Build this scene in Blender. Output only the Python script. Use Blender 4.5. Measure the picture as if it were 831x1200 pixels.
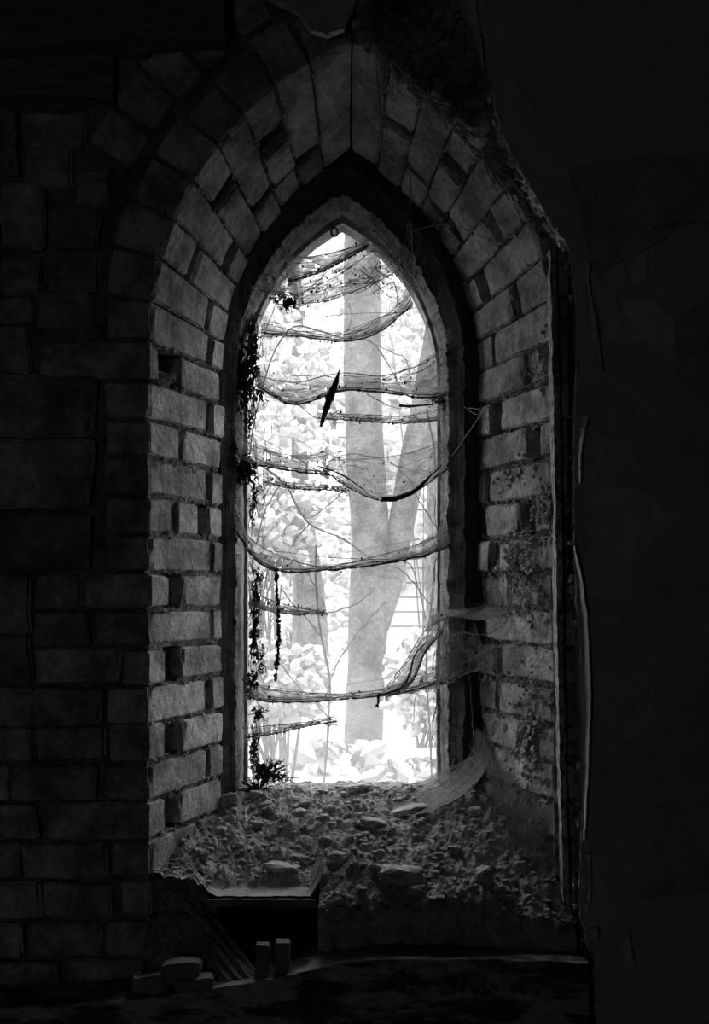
import bpy, bmesh, math, random
import numpy as np
from mathutils import Vector, noise as mn

for o in list(bpy.data.objects):
    bpy.data.objects.remove(o, do_unlink=True)
scene = bpy.context.scene
COL = scene.collection

# ---------------------------------------------------------------- camera
F_PX, DIST, VX, VY, EYE = 1284.0, 2.14, 405.0, 690.0, 1.5
cam_d = bpy.data.cameras.new('camera')
cam = bpy.data.objects.new('camera', cam_d)
COL.objects.link(cam)
cam.location = (0, -DIST, EYE)
cam.rotation_euler = (math.pi / 2, 0, 0)
cam_d.sensor_fit = 'AUTO'
cam_d.sensor_width = 36.0
cam_d.lens = F_PX / 1200.0 * 36.0
cam_d.shift_x = (415.5 - VX) / 1200.0
cam_d.shift_y = (VY - 600.0) / 1200.0
cam_d.clip_start = 0.05
cam_d.clip_end = 300
scene.camera = cam

# ---------------------------------------------------------------- sky (even bright overcast)
world = bpy.data.worlds.new('overcast_sky')
scene.world = world
world.use_nodes = True
bgn = world.node_tree.nodes['Background']
bgn.inputs[0].default_value = (1, 1, 1, 1)
bgn.inputs[1].default_value = 1.35

# daylight openings: portals guide the sky light through the window and an added light slit behind the camera
def portal(name, loc, rot, sx, sy):
    l = bpy.data.lights.new(name, 'AREA')
    l.shape = 'RECTANGLE'; l.size = sx; l.size_y = sy
    l.cycles.is_portal = True
    o = bpy.data.objects.new(name, l)
    o.location = loc; o.rotation_euler = rot
    COL.objects.link(o)
portal('window_daylight', (0, 0.56, 1.70), (-math.pi / 2, 0, 0), 0.60, 1.50)
portal('added_slit_daylight', (-1.34, -5.12, 1.0), (math.pi / 2, 0, 0), 0.12, 2.0)  # sky light through the added slit, fill for the dark wall faces

vs = scene.view_settings
vs.view_transform = 'Standard'
vs.look = 'None'
vs.gamma = 1.0
vs.use_curve_mapping = False
vs.exposure = 2.3
scene.cycles.max_bounces = 10
scene.cycles.diffuse_bounces = 6
scene.cycles.transparent_max_bounces = 24

R = random.Random(7)
rr = R.uniform

# ---------------------------------------------------------------- helpers
def W(px, py, t):
    """a point of the photograph at a known depth t behind the wall face, in metres"""
    s = F_PX / (DIST + t)
    return Vector(((px - VX) / s, t, EYE + (VY - py) / s))

def fbm(p, octs=4, f=1.0):
    v = 0.0; a = 1.0
    for _ in range(octs):
        v += a * mn.noise(p * f); f *= 2.03; a *= 0.5
    return v

def link(name, verts, faces, mat, parent=None, smooth=False):
    me = bpy.data.meshes.new(name)
    me.from_pydata([tuple(v) for v in verts], [], faces)
    me.update()
    if smooth:
        me.polygons.foreach_set('use_smooth', [True] * len(me.polygons))
    if mat is not None:
        me.materials.append(mat)
    o = bpy.data.objects.new(name, me)
    COL.objects.link(o)
    if parent is not None:
        o.parent = parent
    return o

def tag(o, label=None, cat=None, group=None, kind=None):
    if label: o['label'] = label
    if cat: o['category'] = cat
    if group: o['group'] = group
    if kind: o['kind'] = kind
    return o

def empty(name, loc=(0, 0, 0)):
    o = bpy.data.objects.new(name, None)
    o.empty_display_size = 0.05
    o.location = loc
    COL.objects.link(o)
    return o

def keep(o, parent):
    """parent without moving (the parent is an unrotated Empty)"""
    o.parent = parent
    o.location = -Vector(parent.location)
    return o

class MB:
    def __init__(self): self.v = []; self.f = []
    def add(self, vs, fs):
        b = len(self.v)
        self.v += [Vector(v) for v in vs]
        self.f += [tuple(i + b for i in f) for f in fs]
    def build(self, name, mat, parent=None, smooth=False):
        o = link(name, self.v, self.f, mat, None, smooth)
        if parent is not None: keep(o, parent)
        return o

def crom(pts, n):
    """resample a polyline smoothly"""
    P = [np.array(p, float) for p in pts]
    if len(P) == 2:
        return [P[0] + (P[1] - P[0]) * i / (n - 1) for i in range(n)]
    P = [2 * P[0] - P[1]] + P + [2 * P[-1] - P[-2]]
    seg = len(P) - 3
    out = []
    for i in range(n):
        t = i / (n - 1) * seg
        k = min(int(t), seg - 1); t -= k
        a, b, c, d = P[k:k + 4]
        out.append(0.5 * (2 * b + (c - a) * t + (2 * a - 5 * b + 4 * c - d) * t * t + (3 * b - a - 3 * c + d) * t ** 3))
    return out

def tube(mb, pts, rad, sides=6, jit=0.0, cap=True):
    """pts: world points, rad: number or list"""
    pts = [Vector(p) for p in pts]; n = len(pts)
    if not isinstance(rad, (list, tuple)): rad = [rad] * n
    vs = []; fs = []
    up = None
    for i, p in enumerate(pts):
        d = (pts[min(i + 1, n - 1)] - pts[max(i - 1, 0)])
        if d.length < 1e-9: d = Vector((0, 0, 1))
        d.normalize()
        if up is None:
            up = Vector((0, 1, 0)) if abs(d.y) < 0.9 else Vector((1, 0, 0))
        a = d.cross(up).normalized(); b = d.cross(a).normalized(); up = -b if False else up
        for k in range(sides):
            an = 2 * math.pi * k / sides
            r = rad[i] * (1 + (rr(-jit, jit) if jit else 0))
            vs.append(p + (a * math.cos(an) + b * math.sin(an)) * r)
    for i in range(n - 1):
        for k in range(sides):
            k2 = (k + 1) % sides
            fs.append((i * sides + k, i * sides + k2, (i + 1) * sides + k2, (i + 1) * sides + k))
    if cap:
        fs.append(tuple(range(sides))[::-1]); fs.append(tuple((n - 1) * sides + k for k in range(sides)))
    mb.add(vs, fs)

_ico = None
def blob(mb, c, r, sq=(1, 1, 1), sub=0, jit=0.3):
    global _ico
    if _ico is None:
        _ico = {}
    if sub not in _ico:
        bm = bmesh.new()
        if sub == 0:
            bmesh.ops.create_icosphere(bm, subdivisions=1, radius=1)
        else:
            bmesh.ops.create_icosphere(bm, subdivisions=sub + 1, radius=1)
        bm.verts.ensure_lookup_table()
        _ico[sub] = ([v.co.copy() for v in bm.verts], [tuple(v.index for v in f.verts) for f in bm.faces]); bm.free()
    vs, fs = _ico[sub]
    off = Vector((rr(-50, 50), rr(-50, 50), rr(-50, 50)))
    an = rr(0, 6.28); ca, sa = math.cos(an), math.sin(an)
    out = []
    for v in vs:
        k = 1 + jit * mn.noise(v * 1.3 + off) * 1.6 + rr(-jit, jit) * 0.3
        q = Vector((v.x * sq[0], v.y * sq[1], v.z * sq[2])) * (r * k)
        q = Vector((q.x * ca - q.z * sa, q.y, q.x * sa + q.z * ca)) if sq[0] == sq[2] else q
        out.append(Vector(c) + q)
    mb.add(out, fs)

# ---------------------------------------------------------------- materials (all monochrome)
def newmat(name):
    m = bpy.data.materials.new(name); m.use_nodes = True
    nt = m.node_tree; nt.nodes.clear()
    return m, nt, nt.nodes, nt.links

def stone_mat(name, dark, light, scale=9.0, rough=0.95, bump=0.5, bscale=60.0, pits=0.0, var=0.25, stretch=None, dist=0.004, dust=0.0, mott=0.0, ramp=(.32, .68)):
    m, nt, N, L = newmat(name)
    out = N.new('ShaderNodeOutputMaterial'); bs = N.new('ShaderNodeBsdfPrincipled')
    L.new(bs.outputs[0], out.inputs[0])
    bs.inputs['Roughness'].default_value = rough
    bs.inputs['Specular IOR Level'].default_value = 0.2
    tc = N.new('ShaderNodeTexCoord'); geo = N.new('ShaderNodeNewGeometry')
    vec = geo.outputs['Position']
    if stretch:
        mp = N.new('ShaderNodeMapping'); mp.inputs['Scale'].default_value = stretch
        L.new(vec, mp.inputs['Vector']); vec = mp.outputs[0]
    n1 = N.new('ShaderNodeTexNoise'); n1.inputs['Scale'].default_value = scale
    n1.inputs['Detail'].default_value = 8; n1.inputs['Roughness'].default_value = 0.62
    L.new(vec, n1.inputs['Vector'])
    cr = N.new('ShaderNodeValToRGB')
    cr.color_ramp.elements[0].position = ramp[0]; cr.color_ramp.elements[0].color = (dark, dark, dark, 1)
    cr.color_ramp.elements[1].position = ramp[1]; cr.color_ramp.elements[1].color = (light, light, light, 1)
    L.new(n1.outputs['Fac'], cr.inputs[0])
    oi = N.new('ShaderNodeObjectInfo')
    mr = N.new('ShaderNodeMapRange'); mr.inputs[3].default_value = 1 - var; mr.inputs[4].default_value = 1 + var
    L.new(oi.outputs['Random'], mr.inputs[0])
    mul = N.new('ShaderNodeMix'); mul.data_type = 'RGBA'; mul.blend_type = 'MULTIPLY'; mul.inputs[0].default_value = 1
    L.new(cr.outputs[0], mul.inputs[6]); L.new(mr.outputs[0], mul.inputs[7])
    col = mul.outputs[2]
    if mott > 0:
        nm = N.new('ShaderNodeTexNoise'); nm.inputs['Scale'].default_value = scale * 6.5; nm.inputs['Detail'].default_value = 6
        nm.inputs['Roughness'].default_value = 0.75
        L.new(vec, nm.inputs['Vector'])
        mm = N.new('ShaderNodeMapRange'); mm.inputs[1].default_value = .34; mm.inputs[2].default_value = .66
        mm.inputs[3].default_value = 1 - mott; mm.inputs[4].default_value = 1 + mott
        L.new(nm.outputs['Fac'], mm.inputs[0])
        m3 = N.new('ShaderNodeMix'); m3.data_type = 'RGBA'; m3.blend_type = 'MULTIPLY'; m3.inputs[0].default_value = 1
        L.new(col, m3.inputs[6]); L.new(mm.outputs[0], m3.inputs[7]); col = m3.outputs[2]
    n2 = N.new('ShaderNodeTexNoise'); n2.inputs['Scale'].default_value = bscale
    n2.inputs['Detail'].default_value = 9; n2.inputs['Roughness'].default_value = 0.68
    L.new(vec, n2.inputs['Vector'])
    h = n2.outputs['Fac']
    if pits > 0:
        vo = N.new('ShaderNodeTexVoronoi'); vo.inputs['Scale'].default_value = 55
        L.new(vec, vo.inputs['Vector'])
        n3 = N.new('ShaderNodeTexNoise'); n3.inputs['Scale'].default_value = 30; L.new(vec, n3.inputs['Vector'])
        mrp = N.new('ShaderNodeMapRange'); mrp.inputs[1].default_value = 0.50; mrp.inputs[2].default_value = 0.72
        mrp.inputs[3].default_value = 0.0; mrp.inputs[4].default_value = 0.22
        L.new(n3.outputs['Fac'], mrp.inputs[0])
        lt = N.new('ShaderNodeMath'); lt.operation = 'LESS_THAN'
        L.new(vo.outputs['Distance'], lt.inputs[0]); L.new(mrp.outputs[0], lt.inputs[1])
        sub = N.new('ShaderNodeMath'); sub.operation = 'MULTIPLY_ADD'
        L.new(lt.outputs[0], sub.inputs[0]); sub.inputs[1].default_value = -pits; L.new(h, sub.inputs[2])
        h = sub.outputs[0]
    bp = N.new('ShaderNodeBump'); bp.inputs['Strength'].default_value = bump; bp.inputs['Distance'].default_value = dist
    L.new(h, bp.inputs['Height']); L.new(bp.outputs[0], bs.inputs['Normal'])
    if dust > 0:   # pale dust that has settled on upward faces
        sx = N.new('ShaderNodeSeparateXYZ'); L.new(geo.outputs['Normal'], sx.inputs[0])
        md = N.new('ShaderNodeMapRange'); md.inputs[1].default_value = 0.35; md.inputs[2].default_value = 0.95
        md.inputs[3].default_value = 0; md.inputs[4].default_value = dust
        L.new(sx.outputs[2], md.inputs[0])
        mx = N.new('ShaderNodeMix'); mx.data_type = 'RGBA'
        L.new(md.outputs[0], mx.inputs[0]); L.new(col, mx.inputs[6]); mx.inputs[7].default_value = (.5, .5, .5, 1)
        col = mx.outputs[2]
    L.new(col, bs.inputs['Base Color'])
    return m

M_BRICK = stone_mat('weathered_brick', 0.20, 0.52, 13, bump=1.0, bscale=55, pits=1.3, var=0.24, dist=.012, mott=.35, ramp=(.38, .62))
M_STONE = stone_mat('rough_stone', 0.12, 0.34, 6, bump=0.8, bscale=28, var=0.25, dist=0.016, mott=.4, ramp=(.38, .62))
M_MORTAR = stone_mat('old_lime_mortar', 0.07, 0.26, 22, bump=1.0, bscale=55, var=0.0, dist=0.014, mott=.5)
M_PLASTER = stone_mat('old_wall_plaster', 0.30, 0.42, 2.5, bump=0.3, bscale=30, var=0.1, mott=.12)
M_PAINT = stone_mat('peeling_paint', 0.30, 0.52, 5, bump=0.35, bscale=22, var=0.2, mott=.2)
M_EDGE = stone_mat('broken_plaster_edge', 0.35, 0.6, 25, bump=0.6, bscale=90, var=0.1)
M_TIMBER = stone_mat('weathered_timber', 0.018, 0.075, 12, bump=0.8, bscale=26, stretch=(7, 7, 0.5), dist=0.008, var=0.1)
M_TIMBERX = stone_mat('weathered_timber_level', 0.10, 0.30, 12, bump=0.9, bscale=26, stretch=(0.6, 7, 7), dist=0.010, var=0.15)
M_FLAKE = stone_mat('flaking_beam', 0.07, 0.36, 9, mott=.3, ramp=(.46, .54), bump=1.0, bscale=18, stretch=(0.8, 2, 3), dist=0.014, var=0.1)
M_LINING = stone_mat('pale_window_paint', 0.05, 0.24, 16, bump=0.9, bscale=60, stretch=(2, 2, 0.6), var=0.05, dist=.008, mott=.4)
M_BEADW = stone_mat('pale_glazing_bead', 0.2, 0.4, 25, bump=0.6, bscale=90, var=0.1)
M_CRUMB = stone_mat('mortar_crumb', 0.25, 0.5, 30, bump=.6, bscale=90, var=0, mott=.4)
M_DIRT = stone_mat('dry_dirt', 0.20, 0.55, 30, bump=1.0, bscale=120, dist=0.010, var=0.2, dust=0.6, mott=.45)
M_RUBBLE = stone_mat('rubble_stone', 0.22, 0.46, 18, bump=0.8, bscale=60, dist=0.010, var=0.3, dust=0.4, mott=.4)
M_SOOT = stone_mat('dark_dust', 0.02, 0.07, 40, bump=0.5, bscale=120, var=0.2)
M_TWIG = stone_mat('dead_twig', 0.03, 0.08, 30, bump=0.5, bscale=90, var=0.2)
M_BARK = stone_mat('pale_bark', 0.065, 0.13, 7, bump=1.0, bscale=18, dist=0.04, var=0.15, mott=.3, ramp=(.4, .6))
M_LEAF = stone_mat('bright_leaf', 0.26, 0.33, 4, bump=0.1, bscale=20, var=0.05)
M_GROUND = stone_mat('pale_ground_cover', 0.20, 0.30, 2, bump=0.6, bscale=8, dist=0.03, var=0.0)
M_HOUSE = stone_mat('white_siding', 0.27, 0.31, 3, bump=0.05, bscale=8, var=0.0)
M_HWIN = stone_mat('house_window_frame', 0.13, 0.16, 3, bump=0.0, bscale=8, var=0.0)
M_HGLASS = stone_mat('house_window_glass', 0.18, 0.25, 2, rough=0.2, bump=0.0, bscale=8, var=0.0)
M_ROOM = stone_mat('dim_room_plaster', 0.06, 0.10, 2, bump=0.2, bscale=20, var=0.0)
M_RUST = stone_mat('rusty_iron', 0.02, 0.06, 30, bump=0.5, bscale=90, var=0.0)

def web_mat(name, lo, hi, bright):
    m, nt, N, L = newmat(name)
    out = N.new('ShaderNodeOutputMaterial')
    uv = N.new('ShaderNodeUVMap')
    mp = N.new('ShaderNodeMapping'); mp.inputs['Scale'].default_value = (5, 13, 1)
    L.new(uv.outputs[0], mp.inputs['Vector'])
    n1 = N.new('ShaderNodeTexNoise'); n1.inputs['Scale'].default_value = 1.0; n1.inputs['Detail'].default_value = 6
    n1.inputs['Roughness'].default_value = 0.65; n1.inputs['Distortion'].default_value = 0.6
    L.new(mp.outputs[0], n1.inputs['Vector'])
    geo = N.new('ShaderNodeNewGeometry')
    n2 = N.new('ShaderNodeTexNoise'); n2.inputs['Scale'].default_value = 60; n2.inputs['Detail'].default_value = 4
    L.new(geo.outputs['Position'], n2.inputs['Vector'])
    ad = N.new('ShaderNodeMath'); ad.operation = 'MULTIPLY_ADD'; ad.inputs[1].default_value = 0.45
    L.new(n2.outputs['Fac'], ad.inputs[0]); L.new(n1.outputs['Fac'], ad.inputs[2])
    mr = N.new('ShaderNodeMapRange'); mr.inputs[1].default_value = 0.58; mr.inputs[2].default_value = 0.88
    mr.inputs[3].default_value = lo; mr.inputs[4].default_value = hi
    L.new(ad.outputs[0], mr.inputs[0])
    # denser toward the lower hem (v = 1), thinner toward the upper margin
    sx = N.new('ShaderNodeSeparateXYZ'); L.new(uv.outputs[0], sx.inputs[0])
    me = N.new('ShaderNodeMapRange'); me.inputs[1].default_value = 0.0; me.inputs[2].default_value = 1.0
    me.inputs[3].default_value = 0.35; me.inputs[4].default_value = 1.3
    L.new(sx.outputs[1], me.inputs[0])
    mu = N.new('ShaderNodeMath'); mu.operation = 'MULTIPLY'; mu.use_clamp = True
    L.new(mr.outputs[0], mu.inputs[0]); L.new(me.outputs[0], mu.inputs[1])
    tr = N.new('ShaderNodeBsdfTransparent')
    df = N.new('ShaderNodeBsdfDiffuse'); df.inputs[0].default_value = (bright, bright, bright, 1)
    tl = N.new('ShaderNodeBsdfTranslucent'); tl.inputs[0].default_value = (bright, bright, bright, 1)
    mx = N.new('ShaderNodeMixShader'); mx.inputs[0].default_value = 0.35
    L.new(df.outputs[0], mx.inputs[1]); L.new(tl.outputs[0], mx.inputs[2])
    m2 = N.new('ShaderNodeMixShader')
    L.new(mu.outputs[0], m2.inputs[0]); L.new(tr.outputs[0], m2.inputs[1]); L.new(mx.outputs[0], m2.inputs[2])
    L.new(m2.outputs[0], out.inputs[0])
    return m
M_WEB = web_mat('dusty_cobweb', 0.50, 1.0, 0.23)
M_WEBTHIN = web_mat('thin_cobweb', 0.22, 0.85, 0.25)
M_THREAD = stone_mat('web_thread', 0.22, 0.36, 30, bump=0.0, var=0.1)
M_THREADDK = stone_mat('dusty_web_thread', 0.08, 0.2, 40, bump=0.0, var=0.1)

def glass_mat():
    m, nt, N, L = newmat('dusty_glass')
    out = N.new('ShaderNodeOutputMaterial')
    geo = N.new('ShaderNodeNewGeometry')
    n = N.new('ShaderNodeTexNoise'); n.inputs['Scale'].default_value = 9; n.inputs['Detail'].default_value = 7
    n.inputs['Roughness'].default_value = 0.65
    L.new(geo.outputs['Position'], n.inputs['Vector'])
    mr = N.new('ShaderNodeMapRange'); mr.inputs[1].default_value = 0.3; mr.inputs[2].default_value = 0.75
    mr.inputs[3].default_value = 0.025; mr.inputs[4].default_value = 0.10
    L.new(n.outputs['Fac'], mr.inputs[0])
    sz = N.new('ShaderNodeSeparateXYZ'); L.new(geo.outputs['Position'], sz.inputs[0])
    low = N.new('ShaderNodeMapRange'); low.inputs[1].default_value = 1.55; low.inputs[2].default_value = 1.03
    low.inputs[3].default_value = 0.0; low.inputs[4].default_value = 0.13      # dirt settled low on the pane
    L.new(sz.outputs[2], low.inputs[0])
    dsum = N.new('ShaderNodeMath'); dsum.operation = 'ADD'
    L.new(mr.outputs[0], dsum.inputs[0]); L.new(low.outputs[0], dsum.inputs[1])
    tr = N.new('ShaderNodeBsdfTransparent'); tr.inputs[0].default_value = (.97, .97, .97, 1)
    tl = N.new('ShaderNodeBsdfTranslucent'); tl.inputs[0].default_value = (.85, .85, .85, 1)
    mx = N.new('ShaderNodeMixShader')
    L.new(dsum.outputs[0], mx.inputs[0]); L.new(tr.outputs[0], mx.inputs[1]); L.new(tl.outputs[0], mx.inputs[2])
    gl = N.new('ShaderNodeBsdfGlossy'); gl.inputs['Roughness'].default_value = 0.25
    m2 = N.new('ShaderNodeMixShader'); m2.inputs[0].default_value = 0.03
    L.new(mx.outputs[0], m2.inputs[1]); L.new(gl.outputs[0], m2.inputs[2])
    L.new(m2.outputs[0], out.inputs[0])
    return m
M_GLASS = glass_mat()

# ---------------------------------------------------------------- pointed arch geometry
ZS = 1.5 + 290 / 600.0            # springing height
PITCH = 45 / 600.0
Z0 = ZS - 15 * PITCH              # lowest jamb course
ARC_F = 0.747                     # length of one arch flank on the wall face
NCOURSE = 9
REVEAL = 0.30
def arch_pt(sgn, u, a, h, c, push=0.0):
    """u < 0: jamb (metres below springing), u in 0..1: fraction of the arch flank; push moves outward"""
    Rd = (a * a + h * h) / (2 * a)
    if u <= 0:
        return c + sgn * (a + push), ZS + u
    th = math.asin(min(1, h / Rd)) * min(u, 1.0)
    if u >= 1.0: return c + sgn * .0015, ZS + h + push * 1.02
    return c + sgn * (Rd * math.cos(th) - (Rd - a) + push * math.cos(th)), ZS + Rd * math.sin(th) + push * math.sin(th)

def soffit(sgn, u, v, push=0.0):
    """brick face of the splayed opening: v 0 at the wall face, 1 at the window frame"""
    a = 0.395 + (0.283 - 0.395) * v
    h = 0.583 + (0.477 - 0.583) * v
    c = 0.012 + (0.0114 - 0.012) * v
    x, z = arch_pt(sgn, u, a, h, c, push)
    return Vector((x, REVEAL * v, z))

def u_of(s):      # metres along the wall face -> arch parameter
    return s if s <= 0 else s / ARC_F

# ---------------------------------------------------------------- the wall with the window opening
U_LIST = [Z0 - ZS + (0 - (Z0 - ZS)) * i / 90 for i in range(91)] + [i / 60 for i in range(1, 61)]
LEFT_SPLIT = [  # from the lowest course up: brick spans (v0, v1) on the left reveal
    [(0, .35), (.4, .75)], [(0, .62), (.65, 1)], [(0, .21), (.40, 1)], [(0, .76), (.79, 1)], [(0, .22), (.41, 1)],
    [(0, .78), (.82, 1)], [(0, .22), (.42, 1)], [(0, .83), (.86, 1)], [(0, .24), (.45, 1)], [(0, .82), (.86, 1)],
    [(0, .30), (.37, .66), (.80, 1)], [(0, .78), (.82, 1)], [(0, .40), (.45, 1)], [(0, .78), (.82, 1)], [(0, .11), (.42, .97)]]
RIGHT_SPLIT = [
    [(0, .6), (.63, 1)], [(0, .55), (.6, 1)], [(0, .28), (.46, 1)], [(0, .98)], [(0, .20), (.45, 1)],
    [(0, .72), (.76, 1)], [(0, .70), (.74, 1)], [(0, .95)], [(0, .55), (.60, 1)], [(0, .75), (.80, 1)],
    [(0, .22), (.42, .9)], [(0, .85), (.88, 1)], [(0, .16), (.34, 1)], [(0, .68), (.80, 1)], [(0, .28), (.36, 1)]]
LEFT_THICK = [.06, .075, .20, .09, .077, .085, .052, .108, .13, .088, .088, .088, .088, .088, .215]

def gaps(split):
    g = []
    for (a, b), (c, d) in zip(split[:-1], split[1:]):
        if c - b > 0.09: g.append((b, c))
    return g

def gap_depth(sgn, u, v):
    """the empty sockets of lost half bricks"""
    if u > 0: return 0.0
    k = int((u - (Z0 - ZS)) / PITCH)
    k = min(max(k, 0), 14)
    fr = (u - (Z0 - ZS)) / PITCH - k
    sp = (LEFT_SPLIT if sgn < 0 else RIGHT_SPLIT)[k]
    for b, c in gaps(sp):
        if b - .01 < v < c + .01 and 0.04 < fr < 0.96:
            return 0.075
    return 0.0

wall = MB()
NV = 30
def wall_side(sgn):
    rows = []
    for u in U_LIST:
        row = []
        x, z = arch_pt(sgn, u, .395, .583, .012, .010)
        # outer boundary on the face
        if u <= 0:
            ox, oz = sgn * 2.6, z
        else:
            f = u
            ox, oz = (sgn * 2.6, ZS + (3.2 - ZS) * min(1, f * 2)) if f < .5 else (sgn * 2.6 * (1 - (f - .5) * 2), 3.2)
            if f >= 1: ox = 0.012
        row.append(Vector((ox, .014, oz)))
        for k in (0.3, .6, .85):
            row.append(Vector((ox + (x - ox) * k, .014, oz + (z - oz) * k)))
        for j in range(NV + 1):
            v = j / NV
            p = soffit(sgn, u, v, 0.009)
            nz = 0.006 * fbm(p, 3, 22.0)
            gd = gap_depth(sgn, u, v)
            p = soffit(sgn, u, v, (0.010 if u <= 0 else 0.010 + .014 * min(1, u * 6)) + max(nz, -.007) + gd)
            if j == 0: p.y = .014
            row.append(p)
        x, z = arch_pt(sgn, u, .30, .50, .0, 0)
        row.append(Vector((x, .305, z))); row.append(Vector((x, .50, z)))
        row.append(Vector((ox, .50, oz)))
        rows.append(row)
    n = len(rows[0]); vs = [p for r in rows for p in r]; fs = []
    for i in range(len(rows) - 1):
        for j in range(n - 1):
            a, b, c, d = i * n + j, i * n + j + 1, (i + 1) * n + j + 1, (i + 1) * n + j
            fs.append((a, b, c, d) if sgn < 0 else (d, c, b, a))
    wall.add(vs, fs)
wall_side(-1); wall_side(1)
def box(mb, x0, x1, y0, y1, z0, z1):
    vs = [(x, y, z) for x in (x0, x1) for y in (y0, y1) for z in (z0, z1)]
    mb.add(vs, [(0, 1, 3, 2), (4, 6, 7, 5), (0, 4, 5, 1), (2, 3, 7, 6), (0, 2, 6, 4), (1, 5, 7, 3)])
box(wall, -2.6, 2.6, .014, .50, -.02, .80)
box(wall, -2.6, -.375, .014, .50, .80, Z0)
box(wall, -.05, 2.6, .014, .50, .80, Z0)
box(wall, -.375, -.05, .26, .50, .80, .93)
box(wall, -.40, .42, .345, .50, Z0 - .01, 1.01)
wall_o = wall.build('wall_back', M_MORTAR)
tag(wall_o, 'old brick and stone wall with pointed arch window opening', 'wall', kind='structure')

PAR = [0, .055, .22, .41, .60, .79, .945, 1]
def piece(name, fn, mat, parent, chip=0.004, amp=0.0022, seed=0, size=(.2, .1, .06)):
    """a brick or stone: fn maps the unit cube to the world; edges rounded and chipped"""
    idx = {}; vs = []; fs = []
    n = len(PAR)
    off = Vector((seed * 3.17, seed * 1.31, seed * 0.77))
    def vid(i, j, k):
        key = (i, j, k)
        if key in idx: return idx[key]
        a, b, c = PAR[i], PAR[j], PAR[k]
        # edges pulled in
        ex = [i in (0, n - 1), j in (0, n - 1), k in (0, n - 1)]
        cnt = sum(ex)
        p0 = fn(a, b, c)
        pull = chip * (1.0 if cnt == 2 else 1.9 if cnt == 3 else 0.0)
        if cnt >= 2:
            pull *= 0.45 + 2.6 * max(0, mn.noise(p0 * 27 + off))
        ctr = Vector((0.5, 0.5, 0.5))
        e = [0.0, 0.0, 0.0]
        if pull:
            for m_ in range(3):
                if ex[m_]:
                    q = min(.3, pull / size[m_])
                    e[m_] = q if (a, b, c)[m_] < .5 else -q
        p = fn(a + e[0], b + e[1], c + e[2])
        nz = Vector((mn.noise(p0 * 18 + off), mn.noise(p0 * 18 + off + Vector((9, 3, 1))), mn.noise(p0 * 18 + off + Vector((2, 7, 5)))))
        idx[key] = len(vs); vs.append(p + nz * amp)
        return idx[key]
    for a in range(n - 1):
        for b in range(n - 1):
            fs.append((vid(a, b, 0), vid(a, b + 1, 0), vid(a + 1, b + 1, 0), vid(a + 1, b, 0)))
            fs.append((vid(a, b, n - 1), vid(a + 1, b, n - 1), vid(a + 1, b + 1, n - 1), vid(a, b + 1, n - 1)))
            fs.append((vid(a, 0, b), vid(a + 1, 0, b), vid(a + 1, 0, b + 1), vid(a, 0, b + 1)))
            fs.append((vid(a, n - 1, b), vid(a, n - 1, b + 1), vid(a + 1, n - 1, b + 1), vid(a + 1, n - 1, b)))
            fs.append((vid(0, a, b), vid(0, a, b + 1), vid(0, a + 1, b + 1), vid(0, a + 1, b)))
            fs.append((vid(n - 1, a, b), vid(n - 1, a + 1, b), vid(n - 1, a + 1, b + 1), vid(n - 1, a, b + 1)))
    o = link(name, vs, fs, mat, parent)
    bm = bmesh.new(); bm.from_mesh(o.data); bmesh.ops.recalc_face_normals(bm, faces=bm.faces); bm.to_mesh(o.data); bm.free()
    return o

seed = 0
def reveal_brick(sgn, s0, s1, v0, v1, thick, chip=.0035, amp=.002, setback=0.0):
    """one brick of the reveal; s in metres along the wall face, joint already taken off by the caller"""
    global seed
    seed += 1
    jt = [rr(-.0025, .0025) for _ in range(8)]
    prd = rr(-.004, .003) + setback
    fr = rr(-.004, .011) if v0 == 0 else 0
    def fn(a, b, c):
        s = s0 + (s1 - s0) * a + (jt[0] * (1 - b) + jt[1] * b) * (1 - a) + (jt[2] * (1 - b) + jt[3] * b) * a
        v = v0 + (v1 - v0) * b + (jt[4] * (1 - a) + jt[5] * a) * 2.5 * (1 if v0 > 0 or b > .5 else 0)
        p = soffit(sgn, u_of(s), v, prd + thick * c)
        if v0 == 0: p.y += fr * (1 - b)
        return p
    return piece('brick', fn, M_BRICK, wall_o, chip, amp, seed, (s1 - s0, max(.04, (v1 - v0) * REVEAL), thick))

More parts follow.
